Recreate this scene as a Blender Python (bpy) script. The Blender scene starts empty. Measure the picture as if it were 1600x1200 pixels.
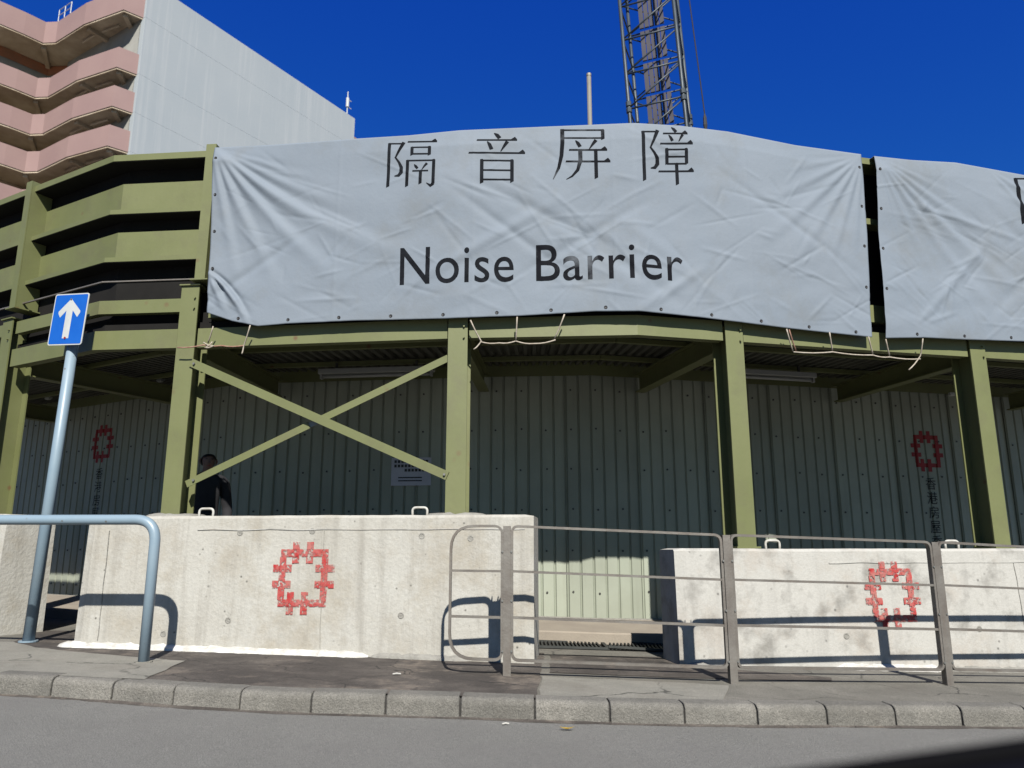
import bpy, bmesh, math, random
from mathutils import Vector, Matrix, noise
R = math.radians
random.seed(7)
S = bpy.context.scene
COL = S.collection

# ------------------------------------------------------------------ camera, sky, sun, exposure
PITCH = R(12.1); CAMZ = 1.02; FPX = 1200.0
cam = bpy.data.objects.new('camera', bpy.data.cameras.new('camera'))
COL.objects.link(cam)
cam.location = (0, 0, CAMZ); cam.rotation_euler = (math.pi/2 + PITCH, 0, 0)
cam.data.sensor_width = 36; cam.data.lens = 27.0
cam.data.clip_start = 0.05; cam.data.clip_end = 3000
cam.data.dof.use_dof = True; cam.data.dof.focus_distance = 6.8; cam.data.dof.aperture_fstop = 2.9
S.camera = cam
SUN_EL = R(40.5); SUN_AZ_X = -0.16           # light travels towards +Y and a little to -X
ldir = Vector((SUN_AZ_X, 1, 0)).normalized()*math.cos(SUN_EL) + Vector((0, 0, -math.sin(SUN_EL)))
sun = bpy.data.objects.new('sun', bpy.data.lights.new('sun', 'SUN')); COL.objects.link(sun)
sun.rotation_euler = ldir.to_track_quat('-Z', 'Y').to_euler()
sun.data.energy = 5.0; sun.data.angle = R(0.55); sun.data.color = (1.0, 0.955, 0.88)
W = bpy.data.worlds.new('World'); S.world = W; W.use_nodes = True
nt = W.node_tree; nt.nodes.clear()
sky = nt.nodes.new('ShaderNodeTexSky'); sky.sky_type = 'NISHITA'; sky.sun_disc = False
sky.sun_elevation = SUN_EL
sky.sun_rotation = math.atan2(-ldir.x, -ldir.y)
sky.altitude = 0; sky.air_density = 1.0; sky.dust_density = 0.8; sky.ozone_density = 4.0
bg = nt.nodes.new('ShaderNodeBackground'); bg.inputs[1].default_value = 0.05
wo = nt.nodes.new('ShaderNodeOutputWorld')
# film-like response of the whole dome: deep blue where the sky is deep, white towards the sun and the horizon
sep = nt.nodes.new('ShaderNodeSeparateColor'); com = nt.nodes.new('ShaderNodeCombineColor')
nt.links.new(sky.outputs[0], sep.inputs[0])
for ch, (gm, k) in enumerate(((1.8, 0.074), (1.2, 0.37), (0.40, 2.45))):
    pw = nt.nodes.new('ShaderNodeMath'); pw.operation = 'POWER'; pw.inputs[1].default_value = gm
    ml = nt.nodes.new('ShaderNodeMath'); ml.operation = 'MULTIPLY'; ml.inputs[1].default_value = k
    nt.links.new(sep.outputs[ch], pw.inputs[0]); nt.links.new(pw.outputs[0], ml.inputs[0]); nt.links.new(ml.outputs[0], com.inputs[ch])
nt.links.new(com.outputs[0], bg.inputs[0]); nt.links.new(bg.outputs[0], wo.inputs[0])
S.view_settings.view_transform = 'Standard'; S.view_settings.look = 'None'
S.view_settings.exposure = 1.10; S.view_settings.gamma = 1.0

# ------------------------------------------------------------------ survey helpers (plan positions from sight lines)
CP, SP = math.cos(PITCH), math.sin(PITCH)
def ray(u, v):
    a = (u-800)/FPX; b = (600-v)/FPX
    return Vector((a, CP-b*SP, SP+b*CP))
def atY(u, v, Y):
    r = ray(u, v); return Vector((0, 0, CAMZ)) + r*(Y/r.y)
def g(x):                                     # fall of the street from left to right
    x0 = max(-7, min(7, x)); s = -0.027-0.003*x0
    return 0.036-0.027*x0-0.0015*x0*x0 + (x-x0)*s
def on_ground(u, v, h=0.0):
    r = ray(u, v); X = 0
    for _ in range(20):
        t = (g(X)+h-CAMZ)/r.z; X = r.x*t
    return Vector((r.x*t, r.y*t, g(X)+h))
FRONT = [(-9.2, 9.87), (-5.68, 7.90), (-3.91, 6.91), (-2.86, 6.81), (-0.48, 6.50), (1.09, 6.39), (3.45, 6.95), (5.34, 7.38), (8.4, 8.1)]
FRONT = [Vector(p) for p in FRONT]
def offset_line(pts, d):                      # positive d = away from the street
    out = []
    n = len(pts)
    for i, p in enumerate(pts):
        ns = []
        if i > 0: t = (p-pts[i-1]).normalized(); ns.append(Vector((-t.y, t.x)))
        if i < n-1: t = (pts[i+1]-p).normalized(); ns.append(Vector((-t.y, t.x)))
        m = sum(ns, Vector((0, 0))).normalized()
        out.append(p + m*(d/max(0.3, m.dot(ns[0]))))
    return out
def line_at_x(pts, x):
    for a, b in zip(pts[:-1], pts[1:]):
        if x <= b.x or b is pts[-1]:
            t = (b-a).normalized(); k = (x-a.x)/(b.x-a.x)
            return a.lerp(b, k) if 0 <= k <= 1 else a+(b-a)*k, t
def on_line(u, v, pts):                       # sight line meets the vertical face standing on a plan line
    r = ray(u, v)
    best = None
    for a, b in zip(pts[:-1], pts[1:]):
        d = b-a; den = r.x*d.y-r.y*d.x
        if abs(den) < 1e-9: continue
        t = (a.x*d.y-a.y*d.x)/den
        k = ((r.x*t-a.x)*d.x+(r.y*t-a.y)*d.y)/d.dot(d)
        if -1e-6 <= k <= 1+1e-6 and t > 0 and (best is None or t < best): best = t
    return Vector((0, 0, CAMZ))+r*best
def arc(pts):
    s = [0]
    for a, b in zip(pts[:-1], pts[1:]): s.append(s[-1]+(b-a).length)
    return s
def line_at_s(pts, ss, s):
    for i in range(len(pts)-1):
        if s <= ss[i+1] or i == len(pts)-2:
            t = (pts[i+1]-pts[i]).normalized()
            return pts[i]+t*(s-ss[i]), t

# ------------------------------------------------------------------ materials
MATS = {}
def mat(name, c1, c2=None, scale=3.0, rough=0.7, metal=0.0, bump=0.0, bscale=60, streak=0.0, streak_col=(0.2, 0.19, 0.17), specks=None, speck_col=(0.05, 0.05, 0.045), detail=6, lo=0.35, hi=0.65, spec=0.4, wear=0.0, fine=0.0, stretch=(1, 1, 1), stain=None, mottle=0.0, cracks=0.0, vary=0.0):
    q = lambda c: tuple(v*0.475 for v in c) if c else c     # swatches were taken for exposure 0; the picture is exposed 1.1 stops up
    c1, c2, streak_col, speck_col = q(c1), q(c2), q(streak_col), q(speck_col)
    if stain: stain = (q(stain[0]),)+tuple(stain[1:])
    m = bpy.data.materials.new(name); m.use_nodes = True
    t = m.node_tree; N = t.nodes; L = t.links
    b = N['Principled BSDF']; b.inputs['Roughness'].default_value = rough; b.inputs['Metallic'].default_value = metal
    b.inputs['Specular IOR Level'].default_value = spec
    tc = N.new('ShaderNodeTexCoord'); mp = N.new('ShaderNodeMapping'); mp.inputs['Scale'].default_value = stretch
    geo = N.new('ShaderNodeNewGeometry')
    L.new(geo.outputs['Position'], mp.inputs[0])
    def nz(sc, det=6, vec=None, rg=0.6):
        n = N.new('ShaderNodeTexNoise'); n.inputs['Scale'].default_value = sc; n.inputs['Detail'].default_value = det
        n.inputs['Roughness'].default_value = rg
        L.new(vec or mp.outputs[0], n.inputs['Vector']); return n.outputs['Fac']
    def ramp(fac, a, bb):
        r = N.new('ShaderNodeMapRange'); r.inputs['From Min'].default_value = a; r.inputs['From Max'].default_value = bb
        L.new(fac, r.inputs['Value']); return r.outputs[0]
    def mix(fac, a, bb, mode='MIX'):
        x = N.new('ShaderNodeMix'); x.data_type = 'RGBA'; x.blend_type = mode
        if isinstance(fac, float): x.inputs[0].default_value = fac
        else: L.new(fac, x.inputs[0])
        for i, c in ((6, a), (7, bb)):
            if isinstance(c, tuple): x.inputs[i].default_value = (*c[:3], 1)
            else: L.new(c, x.inputs[i])
        return x.outputs[2]
    def mul(f, k):
        x = N.new('ShaderNodeMath'); x.operation = 'MULTIPLY'; L.new(f, x.inputs[0])
        if isinstance(k, float): x.inputs[1].default_value = k
        else: L.new(k, x.inputs[1])
        return x.outputs[0]
    col = c1
    if c2: col = mix(ramp(nz(scale, detail), lo, hi), c1, c2)
    if fine:
        f = nz(190, 3); col = mix(mul(ramp(f, 0.35, 0.7), float(fine)), col, tuple(min(1, x*0.35) for x in c1))
    if stain:                                   # blotches with soft uneven edges: (colour, scale, amount, from, to)
        sc_c, sc_s, sc_a, sa, sb_ = stain
        off = N.new('ShaderNodeMapping'); off.inputs['Location'].default_value = (7.3, 2.1, 4.4); L.new(geo.outputs['Position'], off.inputs[0])
        col = mix(mul(ramp(nz(sc_s, 8, off.outputs[0], 0.72), sa, sb_), float(sc_a)), col, sc_c)
    if streak:
        m2 = N.new('ShaderNodeMapping'); m2.inputs['Scale'].default_value = (5.5, 5.5, 0.35); L.new(geo.outputs['Position'], m2.inputs[0])
        s = ramp(nz(1.6, 7, m2.outputs[0], 0.7), 0.5, 0.78); col = mix(mul(s, float(streak)), col, streak_col)
    if specks:
        vo = N.new('ShaderNodeTexVoronoi'); vo.inputs['Scale'].default_value = specks; L.new(mp.outputs[0], vo.inputs['Vector'])
        f = ramp(vo.outputs['Distance'], 0.16, 0.06); k = ramp(nz(specks*0.35, 2), 0.5, 0.62)
        col = mix(mul(f, k), col, speck_col)
    if mottle:
        f = ramp(nz(38, 4, None, 0.75), 0.38, 0.68); col = mix(mul(f, float(mottle)), col, tuple(x*0.45 for x in c1))
    if cracks:
        dn = N.new('ShaderNodeTexNoise'); dn.inputs['Scale'].default_value = 3.5; dn.inputs['Detail'].default_value = 5; L.new(mp.outputs[0], dn.inputs['Vector'])
        va = N.new('ShaderNodeVectorMath'); va.operation = 'MULTIPLY_ADD'; va.inputs[1].default_value = (0.35, 0.35, 0.0); L.new(dn.outputs['Color'], va.inputs[0]); L.new(mp.outputs[0], va.inputs[2])
        vo = N.new('ShaderNodeTexVoronoi'); vo.feature = 'DISTANCE_TO_EDGE'; vo.inputs['Scale'].default_value = cracks; L.new(va.outputs[0], vo.inputs['Vector'])
        f = ramp(vo.outputs['Distance'], 0.012, 0.003); k = ramp(nz(1.1, 3), 0.47, 0.56)
        col = mix(mul(f, k), col, tuple(x*0.25 for x in c1))
    if vary:                                    # every stone or sheet a little lighter or darker
        oi = N.new('ShaderNodeObjectInfo'); vr = N.new('ShaderNodeMapRange'); vr.inputs['To Min'].default_value = 1-vary; vr.inputs['To Max'].default_value = 1+vary
        L.new(oi.outputs['Random'], vr.inputs['Value'])
        hv = N.new('ShaderNodeHueSaturation'); L.new(vr.outputs[0], hv.inputs['Value'])
        if isinstance(col, tuple): hv.inputs['Color'].default_value = (*col, 1)
        else: L.new(col, hv.inputs['Color'])
        col = hv.outputs[0]
    if isinstance(col, tuple): b.inputs['Base Color'].default_value = (*col, 1)
    else: L.new(col, b.inputs['Base Color'])
    if bump:
        bp = N.new('ShaderNodeBump'); bp.inputs['Strength'].default_value = bump; bp.inputs['Distance'].default_value = 0.01
        L.new(nz(bscale, 5), bp.inputs['Height']); L.new(bp.outputs[0], b.inputs['Normal'])
    if c2:
        rr = N.new('ShaderNodeMapRange'); rr.inputs['To Min'].default_value = max(0.05, rough-0.1); rr.inputs['To Max'].default_value = min(1, rough+0.1)
        L.new(nz(scale*2.3, 4), rr.inputs['Value']); L.new(rr.outputs[0], b.inputs['Roughness'])
    if wear:
        tr = N.new('ShaderNodeBsdfTransparent'); ms = N.new('ShaderNodeMixShader')
        w = ramp(nz(26, 6, rg=0.75), wear, wear-0.1)
        L.new(w, ms.inputs[0]); L.new(b.outputs[0], ms.inputs[1]); L.new(tr.outputs[0], ms.inputs[2])
        L.new(ms.outputs[0], N['Material Output'].inputs[0])
    MATS[name] = m; return m
mat('asphalt', (0.345, 0.342, 0.315), (0.40, 0.395, 0.365), 1.3, 0.9, bump=1.0, bscale=120, fine=0.95, specks=48, speck_col=(0.5, 0.49, 0.47), stain=((0.235, 0.228, 0.215), 0.9, 0.6, 0.48, 0.7), mottle=0.35)
mat('pavement', (0.235, 0.225, 0.19), (0.37, 0.35, 0.30), 2.6, 0.92, bump=0.6, bscale=80, fine=0.8, stain=((0.16, 0.145, 0.12), 1.6, 0.7, 0.48, 0.7), mottle=0.4, cracks=1.3)
mat('pale_slab', (0.36, 0.35, 0.30), (0.45, 0.43, 0.37), 4.0, 0.92, bump=0.5, bscale=80, fine=0.65, stain=((0.22, 0.20, 0.165), 2.1, 0.7, 0.5, 0.7), mottle=0.3, cracks=1.0)
mat('tar', (0.095, 0.08, 0.068), (0.27, 0.235, 0.20), 2.6, 0.9, bump=0.7, bscale=110, fine=0.85, lo=0.42, hi=0.70, stain=((0.36, 0.30, 0.24), 2.3, 0.7, 0.54, 0.68), mottle=0.45, cracks=1.6)
mat('kerb', (0.27, 0.26, 0.23), (0.40, 0.38, 0.335), 3.5, 0.93, bump=1.0, bscale=70, fine=0.85, specks=42, speck_col=(0.08, 0.08, 0.075), stain=((0.15, 0.14, 0.12), 3.0, 0.6, 0.5, 0.7), mottle=0.45, vary=0.14)
mat('concrete', (0.64, 0.63, 0.575), (0.55, 0.53, 0.47), 2.1, 0.9, bump=0.6, bscale=32, streak=0.7, streak_col=(0.33, 0.31, 0.265), specks=13, speck_col=(0.14, 0.135, 0.115), fine=0.18, stain=((0.43, 0.385, 0.30), 2.4, 0.8, 0.47, 0.70), mottle=0.22)
mat('concrete_grimy', (0.62, 0.61, 0.565), (0.33, 0.32, 0.29), 4.6, 0.9, bump=0.35, bscale=45, streak=0.4, streak_col=(0.26, 0.25, 0.23), specks=11, speck_col=(0.2, 0.195, 0.18), lo=0.5, hi=0.70, fine=0.2, stain=((0.42, 0.34, 0.26), 1.5, 0.65, 0.48, 0.72), mottle=0.15)
mat('floor_slab', (0.44, 0.385, 0.31), (0.36, 0.31, 0.255), 3.0, 0.9, bump=0.3, fine=0.3)
mat('mortar', (0.95, 0.94, 0.90), (0.66, 0.64, 0.58), 12, 0.95, bump=1.0, bscale=60)
mat('mortar_grey', (0.40, 0.39, 0.35), (0.30, 0.29, 0.26), 12, 0.95, bump=1.0, bscale=60)
mat('olive', (0.180, 0.198, 0.074), (0.205, 0.222, 0.09), 1.8, 0.55, streak=0.25, streak_col=(0.20, 0.205, 0.10), fine=0.10, bump=0.08, bscale=25, stain=((0.15, 0.145, 0.075), 2.6, 0.6, 0.5, 0.74), specks=5, speck_col=(0.17, 0.09, 0.04))
mat('mint', (0.44, 0.48, 0.385), (0.385, 0.415, 0.33), 1.5, 0.6, streak=0.3, streak_col=(0.20, 0.20, 0.15), vary=0.10)
mat('roof_sheet', (0.12, 0.125, 0.10), (0.08, 0.08, 0.065), 2.0, 0.7)
mat('black_panel_shade', (0.010, 0.0095, 0.009), (0.016, 0.015, 0.014), 3.0, 0.85, spec=0.15)  # black boards, and the painted shade below the left ledges
mat('cloth', (0.250, 0.298, 0.356), (0.270, 0.316, 0.372), 1.1, 0.75, streak=0.10, streak_col=(0.30, 0.31, 0.32), spec=0.25, bump=0.25, bscale=16, fine=0.06, stain=((0.205, 0.215, 0.21), 1.3, 0.55, 0.5, 0.75))
mat('ink', (0.005, 0.006, 0.009), (0.014, 0.017, 0.023), 9, 0.8, spec=0.08)
mat('ink_faded', (0.007, 0.008, 0.012), (0.13, 0.145, 0.165), 2.4, 0.8, spec=0.08, lo=0.53, hi=0.68)
mat('red_paint', (0.50, 0.018, 0.018), (0.53, 0.17, 0.15), 12, 0.8, wear=0.51, stain=((0.42, 0.25, 0.20), 9, 0.6, 0.52, 0.64))
mat('dark_red', (0.40, 0.02, 0.02), (0.34, 0.03, 0.03), 8, 0.7)
mat('dark_text', (0.02, 0.02, 0.02), None)
mat('screw', (0.06, 0.06, 0.055), None, rough=0.5)
mat('rope', (0.62, 0.56, 0.47), (0.45, 0.38, 0.30), 30, 0.9)
mat('rope_red', (0.34, 0.15, 0.11), (0.45, 0.3, 0.22), 30, 0.9)
mat('blue_tube', (0.275, 0.385, 0.475), (0.32, 0.425, 0.505), 3.0, 0.42, bump=0.05, bscale=30, streak=0.15, streak_col=(0.24, 0.29, 0.33), specks=14, speck_col=(0.16, 0.13, 0.10))
mat('galv', (0.25, 0.235, 0.21), (0.18, 0.16, 0.14), 7.0, 0.55, metal=0.25, bump=0.2, bscale=60, streak=0.35, streak_col=(0.22, 0.15, 0.10))
mat('loop_white', (0.72, 0.72, 0.68), (0.5, 0.48, 0.42), 20, 0.6)
mat('sign_blue', (0.012, 0.13, 0.60), (0.016, 0.15, 0.64), 5, 0.35)
mat('sign_white', (0.72, 0.74, 0.72), (0.62, 0.65, 0.64), 6, 0.4)
mat('steel_bolt', (0.32, 0.32, 0.30), None, rough=0.45, metal=0.6)
mat('grate', (0.055, 0.062, 0.06), (0.08, 0.085, 0.08), 9, 0.6, metal=0.4)
mat('pink', (0.36, 0.235, 0.225), (0.40, 0.268, 0.25), 0.35, 0.85, streak=0.2, streak_col=(0.38, 0.27, 0.25))
mat('soffit', (0.85, 0.72, 0.55), (0.50, 0.39, 0.27), 0.45, 0.9)
mat('soffit_rust', (0.62, 0.24, 0.12), (0.40, 0.2, 0.11), 1.2, 0.9)
mat('inner_wall', (0.50, 0.50, 0.46), (0.38, 0.37, 0.33), 0.4, 0.9)
mat('white_wall', (0.455, 0.51, 0.545), (0.485, 0.535, 0.565), 0.25, 0.85, streak=0.0)
mat('crane_steel', (0.040, 0.058, 0.074), (0.065, 0.088, 0.105), 2, 0.5, metal=0.2)
mat('crane_panel', (0.045, 0.043, 0.066), (0.066, 0.062, 0.085), 1.5, 0.7)
mat('cable', (0.02, 0.02, 0.022), None, rough=0.6)
mat('pipe_steel', (0.40, 0.385, 0.33), (0.32, 0.30, 0.25), 4, 0.5, metal=0.3)
mat('lamp_white', (0.42, 0.43, 0.42), None, rough=0.4)
mat('skin', (0.20, 0.11, 0.075), None, rough=0.6)
mat('hair', (0.012, 0.010, 0.009), None, rough=0.6)
mat('shirt', (0.012, 0.012, 0.016), (0.02, 0.02, 0.024), 6, 0.9)
mat('trousers', (0.02, 0.022, 0.03), None, rough=0.9)
mat('shoe', (0.03, 0.03, 0.03), None, rough=0.6)
mat('paper', (0.72, 0.72, 0.80), (0.62, 0.62, 0.7), 4, 0.7)
mat('leaf', (0.55, 0.36, 0.03), None, rough=0.6)
mat('litter', (0.55, 0.54, 0.50), None, rough=0.7)
mat('car_paint', (0.006, 0.006, 0.009), None, rough=0.6, spec=0.06)
mat('joint', (0.045, 0.043, 0.04), None, rough=0.95)
mat('car_rubber', (0.003, 0.003, 0.004), None, rough=0.8, spec=0.05)
# white end wall: pale vertical weathering runs
def tune_white():
    m = MATS['white_wall']; N = m.node_tree.nodes; L = m.node_tree.links
    b = N['Principled BSDF']; old = b.inputs['Base Color'].links[0].from_socket
    geo = N.new('ShaderNodeNewGeometry'); mp = N.new('ShaderNodeMapping'); mp.inputs['Scale'].default_value = (1.2, 1.2, 0.035)
    L.new(geo.outputs['Position'], mp.inputs[0])
    n = N.new('ShaderNodeTexNoise'); n.inputs['Scale'].default_value = 1.5; n.inputs['Detail'].default_value = 7; n.inputs['Roughness'].default_value = 0.75
    L.new(mp.outputs[0], n.inputs['Vector'])
    r = N.new('ShaderNodeMapRange'); r.inputs['From Min'].default_value = 0.52; r.inputs['From Max'].default_value = 0.78; r.inputs['To Max'].default_value = 0.8
    L.new(n.outputs['Fac'], r.inputs['Value'])
    x = N.new('ShaderNodeMix'); x.data_type = 'RGBA'; L.new(r.outputs[0], x.inputs[0]); L.new(old, x.inputs[6]); x.inputs[7].default_value = (0.298, 0.312, 0.318, 1)
    L.new(x.outputs[2], b.inputs['Base Color'])
tune_white()

# ------------------------------------------------------------------ object helpers
def thing(name, label, cat, loc, group=None):
    o = bpy.data.objects.new(name, None); COL.objects.link(o); o.location = loc; o.empty_display_size = 0.1
    o['label'] = label; o['category'] = cat
    if group: o['group'] = group
    return o
def wloc(o):
    v = o.location.copy()
    while o.parent: o = o.parent; v += o.location
    return v
def tag(o, label=None, cat=None, group=None, kind=None):
    if label: o['label'] = label
    if cat: o['category'] = cat
    if group: o['group'] = group
    if kind: o['kind'] = kind
    return o
class MB:                                      # collects verts and faces in world coordinates
    def __init__(s): s.v = []; s.f = []
    def add(s, vs, fs):
        n = len(s.v); s.v += [Vector(v) for v in vs]; s.f += [tuple(i+n for i in f) for f in fs]; return s
    def hexa(s, b, t):                         # bottom 4, top 4 (counter-clockwise from above)
        return s.add(list(b)+list(t), [(3, 2, 1, 0), (4, 5, 6, 7), (0, 1, 5, 4), (1, 2, 6, 5), (2, 3, 7, 6), (3, 0, 4, 7)])
    def box(s, x0, x1, y0, y1, z0, z1):
        return s.hexa([(x0, y0, z0), (x1, y0, z0), (x1, y1, z0), (x0, y1, z0)], [(x0, y0, z1), (x1, y0, z1), (x1, y1, z1), (x0, y1, z1)])
    def obox(s, c, ax, ay, az):                # half-axis vectors
        c, ax, ay, az = Vector(c), Vector(ax), Vector(ay), Vector(az)
        return s.hexa([c-ax-ay-az, c+ax-ay-az, c+ax+ay-az, c-ax+ay-az], [c-ax-ay+az, c+ax-ay+az, c+ax+ay+az, c-ax+ay+az])
    def bar(s, a, b, w, h, up=(0, 0, 1)):      # rectangular bar from a to b
        a, b = Vector(a), Vector(b); d = (b-a).normalized(); x = d.cross(Vector(up)).normalized(); y = x.cross(d)
        return s.obox((a+b)/2, x*w/2, (b-a)/2, y*h/2)
    def tube(s, pts, r, n=8, closed=False, caps=True):
        pts = [Vector(p) for p in pts]; m = len(pts); rings = []
        prev = None
        for i, p in enumerate(pts):
            if closed: d = pts[(i+1) % m]-pts[i-1]
            else: d = pts[min(i+1, m-1)]-pts[max(i-1, 0)]
            d.normalize()
            if prev is None:
                x = d.cross(Vector((0, 0, 1)))
                if x.length < 0.05: x = d.cross(Vector((1, 0, 0)))
            else: x = prev-d*prev.dot(d)
            x.normalize(); prev = x; y = d.cross(x)
            rr = r[i] if isinstance(r, (list, tuple)) else r
            rings.append([p+(x*math.cos(2*math.pi*k/n)+y*math.sin(2*math.pi*k/n))*rr for k in range(n)])
        vs = [v for q in rings for v in q]; fs = []
        for i in range(m if closed else m-1):
            j = (i+1) % m
            for k in range(n): fs.append((i*n+k, i*n+(k+1) % n, j*n+(k+1) % n, j*n+k))
        if caps and not closed: fs.append(tuple(range(n))[::-1]); fs.append(tuple((m-1)*n+k for k in range(n)))
        return s.add(vs, fs)
    def flat(s, pts, nn, th, dp, closed=False):  # flat bar: thin in the plane of the path, deep along nn
        m = len(pts); rings = []
        for i, p in enumerate(pts):
            d = (pts[(i+1) % m]-pts[i-1]) if closed else (pts[min(i+1, m-1)]-pts[max(i-1, 0)])
            o = d.normalized().cross(nn).normalized()
            rings += [p+o*th-nn*dp, p+o*th+nn*dp, p-o*th+nn*dp, p-o*th-nn*dp]
        fs = [(i*4+k, i*4+(k+1) % 4, ((i+1) % m)*4+(k+1) % 4, ((i+1) % m)*4+k) for i in range(m if closed else m-1) for k in range(4)]
        if not closed: fs += [(3, 2, 1, 0), tuple((m-1)*4+k for k in range(4))]
        return s.add(rings, fs)
    def prism(s, poly, ext):                   # planar polygon extruded by a vector
        ext = Vector(ext); n = len(poly); p = [Vector(q) for q in poly]
        return s.add(p+[q+ext for q in p], [tuple(range(n))[::-1], tuple(range(n, 2*n))]+[(i, (i+1) % n, (i+1) % n+n, i+n) for i in range(n)])
    def strip(s, lines):                       # loft open profile lines
        n = len(lines[0]); vs = [v for l in lines for v in l]
        return s.add(vs, [(i*n+k, i*n+k+1, (i+1)*n+k+1, (i+1)*n+k) for i in range(len(lines)-1) for k in range(n-1)])
    def build(s, name, m, parent=None, origin=None, smooth=False, bevel=0.0, fix=True):
        base = wloc(parent) if parent else Vector((0, 0, 0))
        o3 = Vector(origin) if origin is not None else base
        me = bpy.data.meshes.new(name)
        me.from_pydata([tuple(v-o3) for v in s.v], [], s.f)
        bm = bmesh.new(); bm.from_mesh(me)
        if fix: bmesh.ops.recalc_face_normals(bm, faces=bm.faces)
        if bevel: bmesh.ops.bevel(bm, geom=list(bm.edges), offset=bevel, segments=1, affect='EDGES', clamp_overlap=True)
        bm.to_mesh(me); bm.free()
        me.materials.append(MATS[m])
        if smooth: me.polygons.foreach_set('use_smooth', [True]*len(me.polygons))
        o = bpy.data.objects.new(name, me); COL.objects.link(o)
        if parent: o.parent = parent
        o.location = o3-base
        return o
def put(name, me, parent, wl, rotz=0):         # another object sharing mesh data
    o = bpy.data.objects.new(name, me); COL.objects.link(o); o.parent = parent
    o.location = Vector(wl)-(wloc(parent) if parent else Vector((0, 0, 0))); o.rotation_euler = (0, 0, rotz); return o
def fillet(pts, r, n=6):                       # round the corners of an open path
    pts = [Vector(p) for p in pts]; out = [pts[0]]
    for i in range(1, len(pts)-1):
        a, b, c = pts[i-1], pts[i], pts[i+1]
        rr = min(r, (a-b).length*0.49, (c-b).length*0.49)
        p, q = b+(a-b).normalized()*rr, b+(c-b).normalized()*rr
        for k in range(n+1):
            t = k/n; out.append(p*(1-t)**2+b*2*t*(1-t)+q*t*t)
    return out+[pts[-1]]
def V3(p2, z): return Vector((p2.x, p2.y, z))
def nrm(t): return Vector((-t.y, t.x))         # away from the street

# ------------------------------------------------------------------ ground, road, kerb, pavement
KERB_PX = [(-260, 1079), (0, 1086), (139, 1094), (238, 1103), (348, 1110), (462, 1116), (540, 1118), (696, 1122), (819, 1127), (938, 1131), (1061, 1134), (1181, 1136), (1300, 1136), (1416, 1137), (1600, 1138), (1900, 1138)]
KF = [on_ground(u, v).to_2d() for u, v in KERB_PX]
d0 = (KF[0]-KF[1]).normalized(); d1 = (KF[-1]-KF[-2]).normalized()
KF = [KF[0]+d0*40, KF[0]+d0*6] + KF + [KF[-1]+d1*6, KF[-1]+d1*40]
mb = MB(); n = 60
xs = [-600, -200, -80, -40, -20]+[-14+i*0.5 for i in range(57)]+[20, 40, 80, 200, 600]
mb.strip([[Vector((x, y, g(x) if abs(x) < 21 else g(math.copysign(20, x)))) - Vector((0, 0, 0.0)) for y in (-600, -60, -8, -2, 2, 4, 6, 8, 12, 20, 60, 200, 900)] for x in xs])
tag(mb.build('road', 'asphalt'), kind='structure')
KT = 0.122; KW = 0.15
KB = offset_line(KF, KW)
mb = MB(); Ls = []
pxs = sorted(set([p.x for p in KB if -14 < p.x < 14]+[-14+i*0.5 for i in range(57)]))
for x in pxs:
    p, t = line_at_x(KB, x)
    Ls.append([Vector((x, y, g(x)+KT-0.006)) for y in [p.y+(14-p.y)*k/12 for k in range(13)]])
mb.strip(Ls)
pav = tag(mb.build('pavement', 'pavement'), kind='structure')
# kerb stones, one object each
kerb = thing('kerb', 'line of grey precast kerbstones along the road', 'kerb', (0, 4.5, 0)); del kerb['category']; del kerb['label']; kerb['kind'] = 'structure'
ss = arc(KF); s_at0 = min(range(len(KF)), key=lambda i: abs(KF[i].x+3.6))
s = ss[s_at0]-0.45*8; k = 0
JOINTS = []
while True:
    p, t = line_at_s(KF, ss, s)
    if p.x > 5.6: break
    q, _ = line_at_s(KF, ss, s+0.428)
    t = (q-p).normalized(); nn = nrm(t); jit = random.uniform(-0.004, 0.004); dz = random.uniform(-0.003, 0.003)
    prof = [(0.0, -0.05), (0.006, 0.085), (0.012, 0.104), (0.026, 0.117), (0.045, KT), (KW, KT+0.002), (KW, -0.05)]
    vs = []
    for e, (pp, sg) in enumerate(((p, 1), (q, -1))):
        for (dx, dz2) in prof: vs.append(V3(pp+nn*(dx+jit), g(pp.x)+dz2+(dz if dz2 > 0 else 0)))
    m = len(prof)
    mb = MB(); mb.add(vs, [tuple(range(m)), tuple(range(2*m-1, m-1, -1))]+[(i, i+1, i+1+m, i+m) for i in range(m-1)])
    mb.build('kerbstone', 'kerb', kerb, origin=V3(p, g(p.x)), bevel=0.004)
    s += 0.44; k += 1
# thin cement joint bed under the stones
mb = MB(); Ls = []
for x in [-9+i*0.25 for i in range(60)]:
    p, t = line_at_x(KF, x); nn = nrm(t)
    Ls.append([V3(p+nn*a, g(x)+h) for a, h in ((0.02, -0.02), (0.02, 0.085), (0.05, 0.108), (KW+0.01, 0.108))])
mb.strip(Ls); tag(mb.build('kerb_bedding', 'joint'), kind='structure')
mb = MB(); Ls = []
for x in [-9+i*0.06 for i in range(250)]:
    p, t = line_at_x(KF, x); nn = nrm(t); w = max(0.004, 0.022+0.03*noise.noise(Vector((x*2.2, 0, 3)))+0.02*noise.noise(Vector((x*9, 0, 3))))
    Ls.append([V3(p-nn*w, g(x)+0.001), V3(p-nn*w*0.5, g(x)+0.004), V3(p+nn*0.01, g(x)+0.012)])
mb.strip(Ls); tag(mb.build('gutter_dust', 'tar'), kind='structure')
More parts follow.
